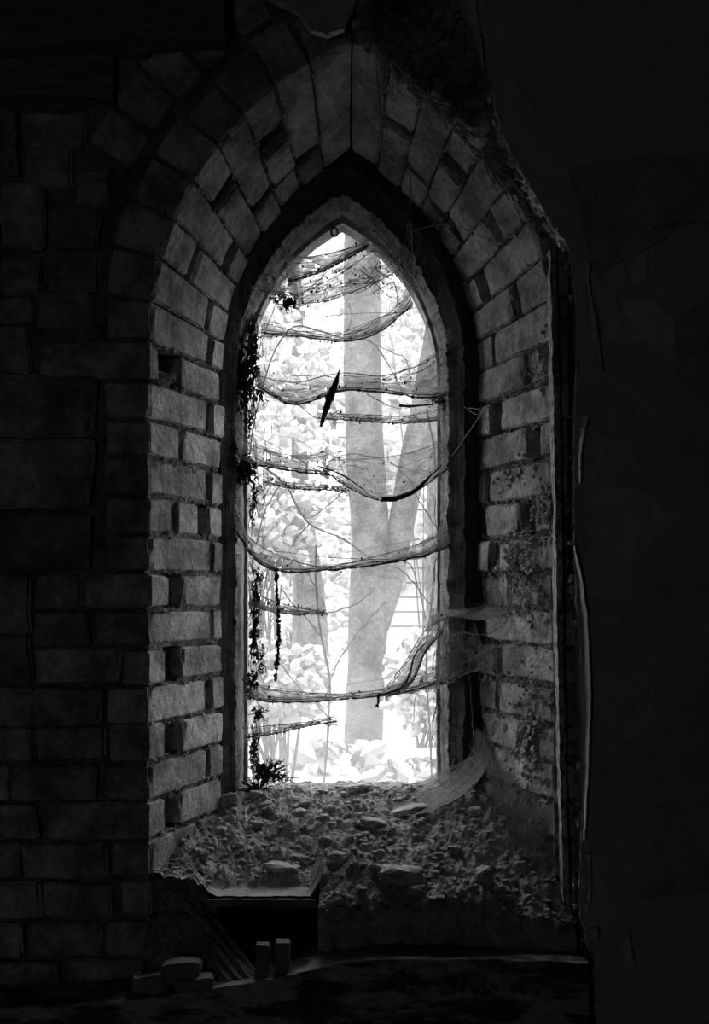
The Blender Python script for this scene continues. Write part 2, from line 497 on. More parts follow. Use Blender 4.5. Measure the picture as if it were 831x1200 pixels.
J = .0085
for sgn, split in ((-1, LEFT_SPLIT), (1, RIGHT_SPLIT)):
    for k, sp in enumerate(split):
        s0 = (Z0 - ZS) + k * PITCH; s1 = s0 + PITCH
        jz = rr(-.003, .003)
        for i, (v0, v1) in enumerate(sp):
            th = (LEFT_THICK[k] if sgn < 0 else rr(.08, .11)) if i == 0 else .09
            rough = sgn > 0 and k < 11
            reveal_brick(sgn, s0 + J * rr(.35, .65), s1 - J * rr(.35, .75), v0 + (0 if v0 == 0 else .008), min(v1, 1.0) - .008, th,
                         chip=.0065 if rough else .0042, amp=.005 if rough else .0026, setback=rr(0, .008) if rough else rr(0, .003))
    ARCH_SPLIT = [[(0, .78), (.83, 1)], [(0, .70), (.74, 1)], [(0, .36), (.43, 1)], [(0, .74), (.78, 1)], [(0, .30), (.38, .96)],
                  [(0, .72), (.76, 1)], [(0, .32), (.45, .74), (.77, 1)], [(0, .72), (.78, 1)], [(0, .97)]]
    if sgn > 0:
        ARCH_SPLIT = [[(0, .75), (.78, 1)], [(0, .35), (.41, 1)], [(0, .72), (.80, 1)], [(0, .34), (.42, 1)], [(0, .76), (.80, 1)],
                      [(0, .36), (.44, .80), (.83, 1)], [(0, .70), (.74, 1)], [(0, .45), (.50, 1)], [(0, .95)]]
    ca = ARC_F / NCOURSE
    for k, sp in enumerate(ARCH_SPLIT):
        s0 = k * ca; s1 = s0 + ca
        for i, (v0, v1) in enumerate(sp):
            reveal_brick(sgn, s0 + J * rr(.25, .5), s1 - (J * rr(.25, .5) if k < 8 else -.001), v0 + (0 if v0 == 0 else .008), min(v1, 1) - .008,
                         rr(.085, .11), chip=.0045, amp=.0028, setback=rr(-.002, .004))

crumb = MB()
for i in range(2600):
    sgn = R.choice((-1, 1, 1)); k = R.randrange(0, 16 if sgn < 0 else 16)
    sj = (Z0 - ZS) + k * PITCH if R.random() < .72 else R.randrange(0, 9) * ARC_F / NCOURSE
    if sj < 0 or k < 15: wj = rr(-.006, .006) if sgn < 0 else rr(-.010, .010)
    else: wj = rr(-.004, .004)
    p = soffit(sgn, u_of(sj + wj), rr(.0, .98), rr(.003, .010))
    blob(crumb, p, .0012 + .0038 * R.random() ** 2, (1, 1, 1), 0, .5)
for (cv, cs, n_, rv, rs) in ((.10, -.02, 150, .12, .05), (.12, -.33, 170, .14, .05), (.45, -.42, 200, .2, .05), (.3, -.50, 160, .2, .04), (.25, -.72, 170, .22, .05), (.3, -.83, 130, .2, .04), (.5, -.25, 90, .2, .03), (.6, -.98, 120, .3, .04)):
    for i in range(n_):
        p = soffit(1, u_of(min(.05, cs + R.gauss(0, rs * .6))), min(.95, max(.02, cv + R.gauss(0, rv * .6))), rr(-.006, .006))
        blob(crumb, p, .0015 + .005 * R.random() ** 2, (1, 1, 1), 0, .7)
o = crumb.build('mortar_crumbs', M_CRUMB); o.parent = wall_o; o['kind'] = 'stuff'
# second (outer) ring of arch headers on the face
def ring_brick(sgn, s0, s1, r0, r1):
    global seed
    seed += 1
    jt = [rr(-.004, .004) for _ in range(6)]
    pr = rr(-.004, .008)
    def fn(a, b, c):
        s = s0 + (s1 - s0) * a + jt[0] * b + jt[1] * (1 - b)
        x, z = arch_pt(sgn, u_of(s), .395, .583, .012, r0 + (r1 - r0) * b + jt[2] * a + jt[3] * (1 - a))
        return Vector((x, pr + .08 * c, z))
    piece('brick', fn, M_BRICK, wall_o, .005, .003, seed, (s1 - s0, r1 - r0, .08))
s = .30
while s < ARC_F - .05:
    w = rr(.060, .072)
    ring_brick(-1, s + .004, s + w, .118, rr(.205, .225)); s += w + .005
s = .40
while s < ARC_F - .05:
    w = rr(.060, .072)
    ring_brick(1, s + .004, s + w, .118, rr(.205, .225)); s += w + .005
# third broken ring, upper left
s = .52
while s < ARC_F - .03:
    w = rr(.055, .07)
    ring_brick(-1, s + .004, s + w, .232, rr(.29, .33)); s += w + .006

# stones and bricks of the face to the left of the opening (pixel boxes at the wall face)
FACE = [
 (0, 22, 127, 205, 1), (25, 100, 128, 172, 1), (27, 84, 174, 222, 1), (90, 128, 200, 240, 1), (-60, -3, 130, 210, 1), (0, 55, 217, 292, 1),
 (58, 116, 245, 291, 1), (50, 116, 296, 340, 1), (0, 46, 300, 345, 1), (-70, -4, 217, 292, 1), (-70, -4, 297, 372, 1),
 (42, 106, 343, 383, 1), (0, 38, 349, 380, 1), (-2, 34, 384, 437, 1), (-90, -6, 377, 437, 1),
 (-90, 113, 441, 512, 1), (-60, 108, 516, 597, 1), (-80, 104, 602, 667, 1),
 (40, 90, 673, 713, 0), (-30, 36, 672, 740, 1), (40, 104, 717, 757, 0), (-30, 37, 744, 800, 1),
 (41, 138, 761, 801, 0), (-40, 36, 803, 850, 0), (40, 118, 807, 850, 0),
 (-30, 36, 853, 892, 0), (42, 123, 854, 891, 0),
 (-50, 10, 897, 938, 0), (14, 114, 898, 938, 0), (-40, 44, 943, 983, 0), (-50, 20, 988, 1030, 0), (25, 124, 989, 1031, 0),
 (-40, 48, 1035, 1077, 0), (53, 133, 1036, 1075, 0), (-60, 28, 1083, 1122, 0), (32, 118, 1082, 1122, 0), (122, 172, 1080, 1120, 0),
 (-30, 70, 1128, 1170, 0), (76, 170, 1127, 1168, 0)]
for (x0, x1, y0, y1, st) in FACE:
    seed += 1
    jt = [rr(-3, 3) for _ in range(8)]; pr = rr(-.006, .008) + (-.006 if st and (x1 - x0) > 90 else 0)
    def fn(a, b, c, x0=x0, x1=x1, y0=y0, y1=y1, jt=jt, pr=pr):
        px = x0 + (x1 - x0) * a + (jt[0] * b + jt[1] * (1 - b)) * (1 - a) + (jt[2] * b + jt[3] * (1 - b)) * a
        py = y1 + (y0 - y1) * b + (jt[4] * a + jt[5] * (1 - a)) * .6
        p = W(px, py, 0); p.y = pr + .09 * c
        return p
    piece('stone' if st else 'brick', fn, M_STONE if st else M_BRICK, wall_o, .009 if st else .005, .007 if st else .003, seed,
          ((x1 - x0) / 600, (y1 - y0) / 600, .09))

# ---------------------------------------------------------------- room shell behind the camera
def struct(name, mb, mat, label, cat):
    return tag(mb.build(name, mat), label, cat, kind='structure')
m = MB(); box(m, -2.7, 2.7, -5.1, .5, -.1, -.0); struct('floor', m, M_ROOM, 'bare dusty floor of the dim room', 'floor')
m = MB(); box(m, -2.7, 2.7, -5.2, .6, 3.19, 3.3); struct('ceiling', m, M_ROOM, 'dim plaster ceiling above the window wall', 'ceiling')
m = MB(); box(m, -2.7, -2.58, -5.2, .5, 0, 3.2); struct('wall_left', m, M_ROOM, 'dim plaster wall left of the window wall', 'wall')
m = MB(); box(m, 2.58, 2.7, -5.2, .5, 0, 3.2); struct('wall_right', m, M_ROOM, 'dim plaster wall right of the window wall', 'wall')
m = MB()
box(m, -2.6, -1.4, -5.1, -5.0, 0, 3.2); box(m, -1.28, 2.6, -5.1, -5.0, 0, 3.2); box(m, -1.4, -1.28, -5.1, -5.0, 2.0, 3.2)  # slit left open as an added light source for the window wall
struct('wall_front', m, M_ROOM, 'dim plaster wall with an added narrow light slit opposite the window', 'wall')

# ---------------------------------------------------------------- timber window frame and dusty glass
WC = -.008
win = empty('window_1', (WC, .36, 1.04))
tag(win, 'narrow pointed arch window with weathered timber frame and dusty glass', 'window', kind='structure')
ZB = 1.02
def frame_loft(name, sgn, prof, mat, rag=None, wob=0.0):
    us = [ZB - ZS + (ZS - ZB) * i / 150 for i in range(151)] + [i / 90 for i in range(1, 91)]
    us[150] = 0.0
    n = len(prof); vs = []; fs = []
    for u in us:
        for j, (a, h, y) in enumerate(prof):
            push = 0
            if rag and j in rag:
                q = Vector((u * 14, sgn * 5 + j, 0)) if u <= 0 else Vector((u * 9, sgn * 5 + j, 3))
                push = rag[j] * (0.5 + fbm(q, 4, 3.0))
            if wob:
                uu = u * 14 if u <= 0 else u * 8
                push += wob * mn.noise(Vector((uu, j * 2.3, sgn * 4))) + wob * .7 * mn.noise(Vector((uu * 3.7, j * 3.1, sgn * 9))) + wob * .5 * mn.noise(Vector((uu * 9, j * 1.7, sgn * 2)))
            x, z = arch_pt(sgn, u, a, h, WC, push)
            if u >= 1: x = WC
            vs.append(Vector((x, y + wob * .6 * mn.noise(Vector((u * 30, j, sgn))), z)))
    for i in range(len(us) - 1):
        for j in range(n):
            j2 = (j + 1) % n
            fs.append((i * n + j, i * n + j2, (i + 1) * n + j2, (i + 1) * n + j))
    fs.append(tuple(range(n))[::-1])
    o = link(name, vs, fs, mat)
    bm = bmesh.new(); bm.from_mesh(o.data); bmesh.ops.recalc_face_normals(bm, faces=bm.faces); bm.to_mesh(o.data); bm.free()
    keep(o, win); return o
for sgn in (-1, 1):
    frame_loft('outer_frame', sgn, [(.312, .512, .297), (.272, .466, .294), (.256, .443, .312), (.240, .412, .326), (.240, .410, .345), (.312, .512, .36)], M_TIMBER, wob=.006)
    frame_loft('frame_lining', sgn, [(.238, .402, .327), (.229, .382, .372), (.2265, .375, .398), (.245, .395, .40), (.262, .42, .345)], M_LINING, rag={0: .010}, wob=.003)
    frame_loft('glazing_bead', sgn, [(.230, .379, .394), (.220, .363, .394), (.2175, .359, .404), (.236, .38, .406)], M_BEADW, wob=.001)
    frame_loft('outer_stop', sgn, [(.310, .51, .355), (.236, .39, .412), (.226, .372, .418), (.226, .372, .49), (.312, .512, .495)], M_TIMBER, wob=.001)
m = MB(); box(m, WC - .30, WC + .30, .395, .49, .98, 1.035); m.build('bottom_rail', M_TIMBERX, win)
# glass pane
pts = []
for u in [ZB - ZS, 0] + [i / 24 for i in range(1, 25)]:
    pts.append(arch_pt(-1, u, .232, .384, WC))
for u in [i / 24 for i in range(23, 0, -1)] + [0, ZB - ZS]:
    pts.append(arch_pt(1, u, .232, .384, WC))
n = len(pts)
vs = [Vector((x, .409, z)) for x, z in pts]
g = link('glass_pane', vs, [tuple(range(n))], M_GLASS); keep(g, win)
# small iron ring screwed to the head of the frame
ring = MB(); c = W(392, 272, .388)
tube(ring, [c + Vector((math.cos(a) * .0075, math.sin(a) * .003, math.sin(a) * .011)) for a in [i * 2 * math.pi / 16 for i in range(17)]], .0022, 6)
tube(ring, [c + Vector((-.004, 0, .009)), c + Vector((-.010, .006, .024))], .002, 6)
tag(ring.build('iron_ring', M_RUST), 'small dark iron ring hanging at the peak of the window', 'ring')

# ---------------------------------------------------------------- dirt on the sill
def sm(a, b, x):
    t = min(1, max(0, (x - a) / (b - a))); return t * t * (3 - 2 * t)
def interp(y, pts):
    for (a, za), (b, zb) in zip(pts[:-1], pts[1:]):
        if y <= b:
            return za + (zb - za) * max(0, min(1, (y - a) / (b - a)))
    return pts[-1][1]
LPROF = [(-.02, .893), (.05, .900), (.12, .925), (.20, .968), (.30, 1.018), (.36, 1.038), (.40, 1.046)]
RPROF = [(-.075, .868), (-.055, .905), (-.03, .922), (.0, .935), (.10, .968), (.20, 1.000), (.30, 1.022), (.36, 1.040), (.40, 1.048)]
def heap_base(x, y):
    l = interp(y, LPROF); r = interp(y, RPROF)
    r -= .045 * sm(.18, .42, x) * sm(.2, -.06, y)
    k = sm(-.065, -.035, x + .02 * mn.noise(Vector((0, y * 9, 3))))
    z = l + (r - l) * k
    z += .035 * sm(-.22, -.33, x) * sm(.30, .10, y)
    z += .030 * sm(.16, .28, x) * sm(.02, .2, y)
    z += .012 * math.exp(-((x - .05) ** 2 + (y - .05) ** 2) / .006)
    return z
def heap_z(x, y, fine=True):
    z = heap_base(x, y)
    edge = sm(.40, .34, y)
    p = Vector((x, y, 0))
    amp = .35 + .65 * edge
    z += amp * (.016 * fbm(p, 3, 14) + .016 * abs(mn.noise(p * 31)) + .010 * abs(mn.noise(p * 71)))
    if fine:
        d, _ = mn.voronoi(p * 48)
        z += amp * .022 * max(0, .5 - d[0]) * max(0, .6 + 1.4 * mn.noise(p * 20))
        z += .0022 * mn.noise(p * 150)
        flat = sm(-.05, -.09, x) * sm(-.29, -.25, x) * sm(.085, .06, y)
        z = z * (1 - flat) + flat * (.898 + .0015 * mn.noise(p * 60))
    return z
def heap_grid(name, x0, x1, y0, y1, nx, ny, mat, skirt=1.0):
    vs = []; fs = []
    for j in range(ny + 1):
        for i in range(nx + 1):
            x = x0 + (x1 - x0) * i / nx; y = y0 + (y1 - y0) * j / ny
            z = heap_z(x, y)
            xx = x + .004 * mn.noise(Vector((x * 50, y * 50, 5))); yy = y + .004 * mn.noise(Vector((x * 50, y * 50, 8)))
            vs.append(Vector((xx, yy, z)))
    for j in range(ny):
        for i in range(nx):
            fs.append((j * (nx + 1) + i, j * (nx + 1) + i + 1, (j + 1) * (nx + 1) + i + 1, (j + 1) * (nx + 1) + i))
    # skirt down at the front so that the heap has a body
    b = len(vs)
    for i in range(nx + 1):
        x = vs[i].x; zf = vs[i].z
        vs.append(Vector((x + .003 * mn.noise(Vector((x * 70, 1, 1))), y0 + .006 + .010 * mn.noise(Vector((x * 35, 2, 2))), zf - (.035 - .015 * mn.noise(Vector((x * 25, 0, 0)))) * skirt)))
        vs.append(Vector((x, y0 + .03, zf - .09 * skirt)))
    for i in range(nx):
        a0, a1 = b + 2 * i, b + 2 * (i + 1)
        fs.append((i + 1, i, a0, a1)); fs.append((a1, a0, a0 + 1, a1 + 1))
    return link(name, vs, fs, mat)
h1 = heap_grid('dirt_heap', -.052, .437, -.068, .405, 230, 230, M_DIRT)
tag(h1, 'crumbled mortar and dirt heaped on the right half of the window sill', 'dirt', kind='stuff')
h2 = heap_grid('dirt_layer', -.405, -.047, .006, .405, 180, 200, M_DIRT, .08)
tag(h2, 'crumbly dirt sloping over the left half of the window sill', 'dirt', kind='stuff')

def hit(px, py, lo=-.065, hi=.40):
    t = lo; prev = None
    while t < hi:
        p = W(px, py, t)
        if p.z < heap_z(p.x, p.y, False): return p
        t += .004
    return W(px, py, hi)

# sill board under the left dirt
m = MB(); 
nx_ = 24
vs = []; fs = []
x0, x1 = W(243, 1055, 0).x, W(372, 1055, 0).x
for i in range(nx_ + 1):
    x = x0 + (x1 - x0) * i / nx_
    e = .004 * mn.noise(Vector((x * 40, 0, 0)))
    for (y, z) in ((-.004 + e, .894), (-.006 + e, .880 + e * .6), (.24, .880), (.24, .894)):
        vs.append(Vector((x, y, z)))
for i in range(nx_):
    for k in range(4):
        k2 = (k + 1) % 4
        fs.append((i * 4 + k, i * 4 + k2, (i + 1) * 4 + k2, (i + 1) * 4 + k))
fs += [(3, 2, 1, 0), tuple(nx_ * 4 + k for k in range(4))]
m.add(vs, fs)
tag(m.build('sill_board', M_TIMBERX), 'thin grey sill board jutting over the dark hollow', 'board')

def slab(name, quad, thick, mat, n=14, amp=.004, streak=0.0, parent=None, down=True):
    """a plank from four world corners (a b along the length, d c the other edge)"""
    a, b, c, d = [Vector(p) for p in quad]
    nrm = (b - a).cross(d - a).normalized()
    vs = []; fs = []
    def g(u, v): return a * (1 - u) * (1 - v) + b * u * (1 - v) + c * u * v + d * (1 - u) * v
    k = n + 1
    for s_ in (0, 1):
        for i in range(k):
            for j in range(k):
                u, v = i / n, j / n
                p = g(u, v)
                disp = amp * mn.noise(p * 30) + streak * mn.noise(Vector((u * 1.2, v * 16, 3.3))) 
                ed = amp * 1.5 * mn.noise(p * 45 + Vector((7, 0, 0)))
                q = p + (b - a).normalized() * (ed if i in (0, n) else 0) + (d - a).normalized() * (ed if j in (0, n) else 0)
                vs.append(q + nrm * (disp if s_ == 0 else -thick))
    for i in range(n):
        for j in range(n):
            q = [i * k + j, (i + 1) * k + j, (i + 1) * k + j + 1, i * k + j + 1]
            fs.append(tuple(q)); fs.append(tuple(x + k * k for x in q[::-1]))
    for i in range(n):
        for (p, q) in (((i * k), ((i + 1) * k)), (((i + 1) * k + n), (i * k + n)), ((n * k + i), (n * k + i + 1)), ((i + 1), (i))):
            fs.append((q, p, p + k * k, q + k * k))
    o = link(name, vs, fs, mat)
    bm = bmesh.new(); bm.from_mesh(o.data); bmesh.ops.recalc_face_normals(bm, faces=bm.faces); bm.to_mesh(o.data); bm.free()
    if parent is not None: keep(o, parent)
    return o
M_PLANK = stone_mat('split_plank', 0.09, 0.26, 10, bump=0.8, bscale=30, dist=.006, var=.1)
o = slab('split_plank', [W(206, 1085, .02), W(262, 1152, -.10), W(306, 1142, -.09), W(256, 1076, .05)], .02, M_PLANK, 20, .003, .010)
tag(o, 'split weathered plank end tilted down below the left brick jamb', 'plank')
for (x0, x1, y0, y1, lb) in ((299, 315, 1109, 1146, 'left of two short wooden pegs standing on the beam'), (321, 338, 1105, 1142, 'right of two short wooden pegs standing on the beam')):
    def fn(a, b, c, x0=x0, x1=x1, y0=y0, y1=y1):
        p = W(x0 + (x1 - x0) * a, y1 + (y0 - y1) * b, -.10); p.y += .024 * c; return p
    o = piece('wooden_peg', fn, M_PLANK, None, .003, .004, 77, (.027, .06, .024))
    tag(o, lb, 'peg', 'wooden pegs below the sill')

# bottom beam with flaking skin
def beam(name, front_top, depth, height, mat, y_front, amp, nseg=90):
    """front_top: pixel polyline of its front top edge, at depth y_front"""
    P = crom([(x, y) for x, y in front_top], nseg + 1)
    vs = []; fs = []
    NR = 16
    for (px, py) in P:
        p = W(px, py, y_front)
        ring = []
        for k in range(5):
            q = k / 4
            ring.append(Vector((p.x, y_front + depth * (1 - q), p.z + .004 * mn.noise(Vector((p.x * 20, q * 6, 1))) )))
        for k in range(1, NR + 1):
            q = k / NR
            pos = Vector((p.x, y_front, p.z - height * q))
            fl = amp * fbm(Vector((pos.x * 7, 0, pos.z * 26)), 4, 1.3) + amp * .8 * (1 if mn.noise(Vector((pos.x * 9, 5, pos.z * 30))) > .1 else 0)
            ring.append(pos + Vector((0, -fl, 0)))
        ring.append(Vector((p.x, y_front + depth, p.z - height)))
        vs += ring
    n = 5 + NR + 1
    for i in range(nseg):
        for k in range(n):
            k2 = (k + 1) % n
            fs.append((i * n + k, i * n + k2, (i + 1) * n + k2, (i + 1) * n + k))
    fs += [tuple(range(n))[::-1], tuple(nseg * n + k for k in range(n))]
    o = link(name, vs, fs, mat)
    bm = bmesh.new(); bm.from_mesh(o.data); bmesh.ops.recalc_face_normals(bm, faces=bm.faces); bm.to_mesh(o.data); bm.free()
    return o
o = beam('sill_beam', [(-60, 1182), (60, 1180), (170, 1170), (320, 1147), (410, 1128), (520, 1124), (690, 1128)], .12, .30, M_FLAKE, -.12, .009)
tag(o, 'long rough timber beam with flaking skin below the window sill', 'beam')
# rubble core under the right heap
vs = []; fs = []; nx_, nz_ = 110, 36
for j in range(nz_ + 1):
    for i in range(nx_ + 1):
        x = -.050 + .49 * i / nx_; q = j / nz_; z = .90 - .15 * q
        d = Vector((x, 0, z))
        y = -.050 + .022 * sm(0, .25, q) + .020 * fbm(d, 3, 16) - .018 * abs(mn.noise(d * 34)) + .004 * mn.noise(d * 120)
        y -= .085 * sm(.40, .8, q) * sm(-.01, .06, x + .02 * mn.noise(Vector((0, 3, z * 40))))
        if i in (0, nx_): y = .12
        vs.append(Vector((x, y, z - (.03 * sm(.2, .42, x) * (1 - q)))))
for j in range(nz_):
    for i in range(nx_):
        fs.append((j * (nx_ + 1) + i, (j + 1) * (nx_ + 1) + i, (j + 1) * (nx_ + 1) + i + 1, j * (nx_ + 1) + i + 1))
link('rubble_core', vs, fs, M_MORTAR, wall_o)

for (x0, x1, y0, y1) in ((384, 436, 1060, 1088), (442, 516, 1066, 1096), (524, 596, 1080, 1112)):
    seed += 1
    jt = [rr(-6, 6) for _ in range(4)]; tt = rr(-.064, -.056)
    def fn(a, b, c, x0=x0, x1=x1, y0=y0, y1=y1, jt=jt, tt=tt):
        p = W(x0 + (x1 - x0) * a + jt[0] * b, y1 + (y0 - y1) * b + jt[1] * a, tt); p.y += .06 * c; return p
    piece('stone', fn, M_STONE, wall_o, .012, .014, seed, ((x1 - x0) / 600, (y1 - y0) / 600, .06))
def fn(a, b, c):
    s_ = (Z0 - ZS) + 4 * PITCH + .006 + .058 * a
    return soffit(1, s_, .30 + .11 * b * (1 - .6 * a) + .05 * a, -.004 + .03 * c + .02 * a)
o = piece('stone_shard', fn, M_RUBBLE, None, .006, .006, 91, (.058, .035, .03))
tag(o, 'grey stone shard leaning in an empty brick socket of the right jamb', 'stone')
# named stones on the sill
def stone(name, label, px, py, w, h, cat='stone', group=None, mat=None, sub=2, flat=1.0, jit=.3, sink=.35):
    p = hit(px, py)
    s = (DIST + p.y) / F_PX
    m = MB()
    rx, rz = w * s / 2, h * s / 2
    off = Vector((px * .37, py * .11, 1))
    bm = bmesh.new(); bmesh.ops.create_icosphere(bm, subdivisions=sub + 1, radius=1)
    for v in bm.verts:
        d = v.co.copy()
        # facet the pebble into a broken block
        k = 1 / max(abs(d.x) ** 4 + abs(d.y) ** 4 + abs(d.z) ** 4, 1e-6) ** .25 * .8
        k *= 1 + jit * mn.noise(d * 1.7 + off) + .1 * mn.noise(d * 5 + off)
        d *= k
        v.co = Vector((d.x * rx, d.y * (rx + rz) / 2 * .8, d.z * rz))
    rot = rr(-.25, .25) * flat
    for v in bm.verts:
        x, z = v.co.x, v.co.z
        v.co.x = x * math.cos(rot) - z * math.sin(rot); v.co.z = x * math.sin(rot) + z * math.cos(rot)
    me = bpy.data.meshes.new(name); bm.to_mesh(me); bm.free(); me.materials.append(mat or M_RUBBLE)
    o = bpy.data.objects.new(name, me); COL.objects.link(o)
    zz = heap_z(p.x, p.y, False)
    o.location = (p.x, p.y, max(p.z, zz) + rz * (1 - 2 * sink))
    tag(o, label, cat, group); return o
stone('rubble_stone', 'broad flat stone lying on the front of the right dirt heap', 470, 1030, 62, 24)
stone('rubble_stone', 'upright pebble standing in the right dirt heap under the bead', 567, 1036, 24, 30)
stone('rubble_stone', 'small oval pebble right of the upright pebble', 586, 1050, 12, 22)
stone('rubble_stone', 'dark blocky lump at the front lip of the right heap', 512, 1058, 26, 16)
stone('rubble_stone', 'flat shard high on the right heap below the glass', 437, 968, 40, 13)
stone('rubble_stone', 'thin slab half buried under the web on the heap', 480, 952, 52, 12)
stone('rubble_stone', 'angular stone at the left end of the right heap', 395, 1010, 26, 18)
stone('rubble_stone', 'dark stone in the middle of the sill below the glass', 380, 960, 16, 10)
stone('rubble_stone', 'broken slate shard on the left dirt near the sill board', 330, 1018, 48, 12)
stone('rubble_stone', 'second slate shard resting above the sill board edge', 352, 1008, 30, 9)
stone('rubble_stone', 'pale chip against the lowest left jamb brick', 244, 973, 11, 9)
stone('rubble_stone', 'pale round pebble on the left dirt slope', 236, 1006, 9, 9)
stone('rubble_stone', 'brick fragment leaning in the left corner by the frame', 268, 940, 28, 16)
stone('rubble_stone', 'rounded lump beside the left window frame foot', 300, 935, 20, 12)
stone('rubble_stone', 'low lump on the sill right under the glass edge', 420, 925, 34, 10)
k_ = 0
for i in range(64):
    px, py = rr(235, 640), rr(940, 1080)
    if 243 < px < 372 and py > 1030: continue
    if px < 375 and py > 1045: continue
    w = 7 + 17 * R.random() ** 2
    zone = ('on the left dirt slope beside the jamb' if px < 300 else 'on the dirt above the sill board' if px < 378 else
            'high on the right heap below the glass' if py < 985 else 'at the front of the right heap' if px < 520 else 'on the right heap beside the corner bead')
    stone('mortar_lump', 'small crumbled mortar lump ' + zone, px, py, w, w * rr(.55, .9), 'stone', 'mortar lumps ' + zone, sub=1)
gv = MB()
for i in range(2600):
    x = rr(-.38, .42); y = rr(-.06, .38) if x > -.05 else rr(.02, .38)
    if -.27 < x < -.055 and y < .08 and R.random() < .85: continue
    r = .0014 + .0075 * R.random() ** 3.5
    blob(gv, (x, y, heap_z(x, y, False) + r * .3), r, (1, 1, .75), 0, .4)
tag(gv.build('gravel', M_RUBBLE), 'fine gravel and mortar crumbs scattered over the sill', 'gravel', kind='stuff')

# slump of dirt under the left jamb
sl = MB()
vs = []; fs = []; nx_, ny_ = 50, 60
for j in range(ny_ + 1):
    for i in range(nx_ + 1):
        px = 165 + (252 - 165) * i / nx_; q = j / ny_
        py = 1000 + 150 * q; t = .13 - .19 * q
        p = W(px, py, t)
        d = Vector((p.x * 30, p.y * 30, p.z * 30))
        side = abs(i / nx_ - .5) * 2
        p += Vector((0, -1, .7)) * (.012 * fbm(d, 4, .8) + .008 * abs(mn.noise(d * 2.6)) + .025 * (1 - side ** 2) - .012)
        vs.append(p)
for j in range(ny_):
    for i in range(nx_):
        fs.append((j * (nx_ + 1) + i, (j + 1) * (nx_ + 1) + i, (j + 1) * (nx_ + 1) + i + 1, j * (nx_ + 1) + i + 1))
sl.add(vs, fs)
for i in range(200):
    v = vs[R.randrange(len(vs))]; r = .0015 + .006 * R.random() ** 3
    blob(sl, v, r, (1, 1, .8), 0, .4)
tag(sl.build('dirt_slump', M_DIRT), 'slump of crumbled dirt at the foot of the left jamb', 'dirt', kind='stuff')
def px_box(name, x0, x1, y0, y1, t, dep, mat, label, cat, sd=3, chip=.007, amp=.010, group=None):
    def fn(a, b, c):
        p = W(x0 + (x1 - x0) * a, y1 + (y0 - y1) * b, t); p.y += dep * c; return p
    o = piece(name, fn, mat, None, chip, amp, sd, ((x1 - x0) / 600, (y1 - y0) / 600, dep)); tag(o, label, cat, group); return o
px_box('wood_offcut', 192, 234, 1131, 1152, -.11, .05, M_PLANK, 'short dark wood offcut lying on the left of the beam', 'wood', 11)
px_box('wood_offcut', 150, 196, 1146, 1164, -.11, .05, M_PLANK, 'splintered wood scrap left of the short offcut', 'wood', 14, amp=.013)
px_box('wood_offcut', 205, 250, 1149, 1160, -.125, .03, M_PLANK, 'thin splinter of wood in front of the tilted plank', 'wood', 17, amp=.010)

# timbers at the upper left
o = beam('lintel_beam', [(-80, 32), (60, 26), (180, 16), (262, 12)], .12, .09, M_TIMBERX, -.06, .004, 40)
# raise: front_top is its top edge, so it hangs from there
o.location.z = .045
tag(o, 'dark horizontal timber beam along the upper left corner', 'beam')
o = beam('wall_plate', [(-80, 62), (60, 60), (132, 66)], .07, .085, M_TIMBERX, -.02, .003, 30)
tag(o, 'dark timber plate set in the wall under the lintel beam', 'beam')
px_box('timber_stub', 146, 174, 18, 62, -.02, .05, M_TIMBERX, 'short upright timber stub under the lintel beam', 'timber', 23)

# ---------------------------------------------------------------- plaster on the right
def edge_sheet(name, edge, right, t, thick, mat, jag=2.0, n=120, cols=10, parent=None, bulge=0.0, seedv=0, emat=None):
    """edge: list of pixel points down the left margin; right: pixel x (number) or matching list for the right margin"""
    P = crom(edge, n)
    Q = crom(right, n) if not isinstance(right, (int, float)) else [np.array((right, p[1])) for p in P]
    vs = []; fs = []; k = cols + 1
    for back in (0, 1):
        for i in range(n):
            jx = jag * fbm(Vector((i * .13 * 220 / n, seedv, 0)), 5, 1.0)
            jr = 0 if isinstance(right, (int, float)) else jag * fbm(Vector((i * .13, seedv + 7, 0)), 5, 1.0)
            for j in range(k):
                q = (j / cols) ** 1.7 if cols > 4 else j / cols
                px = P[i][0] + jx + (Q[i][0] + jr - P[i][0] - jx) * q
                py = P[i][1] + (Q[i][1] - P[i][1]) * q
                p = W(px, py, t)
                yy = t + (thick if back else 0) - bulge * (1 - q) ** 3 * (.6 + .8 * mn.noise(Vector((i * .05, seedv, 4)))) + .0015 * mn.noise(Vector((px * .02, py * .02, seedv)))
                vs.append(Vector((p.x, yy, p.z)))
    for i in range(n - 1):
        for j in range(cols):
            a = i * k + j
            fs.append((a, a + k, a + k + 1, a + 1))
            b = n * k + a
            fs.append((b, b + 1, b + k + 1, b + k))
        for j in (0, cols):
            a = i * k + j; b = n * k + a
            fs.append((a, b, b + k, a + k) if j == 0 else (a, a + k, b + k, b))
    for j in range(cols):
        for i in (0, n - 1):
            a = i * k + j; b = n * k + a
            fs.append((a, a + 1, b + 1, b) if i == 0 else (a, b, b + 1, a + 1))
    o = link(name, vs, fs, mat)
    if parent is not None: o.parent = parent
    return o
PL_EDGE = [(548, -60), (556, 0), (566, 50), (577, 105), (592, 160), (612, 200), (634, 238), (652, 268), (668, 292), (676, 350), (677, 420), (675, 490),
           (674, 560), (675, 640), (677, 700), (682, 770), (687, 840), (686, 920), (682, 1000), (681, 1060), (688, 1100), (696, 1135), (700, 1180), (702, 1260)]
edge_sheet('plaster', PL_EDGE, 1400, -.056, .072, M_PLASTER, 4.0, 420, 16, wall_o, 0.003, 1)
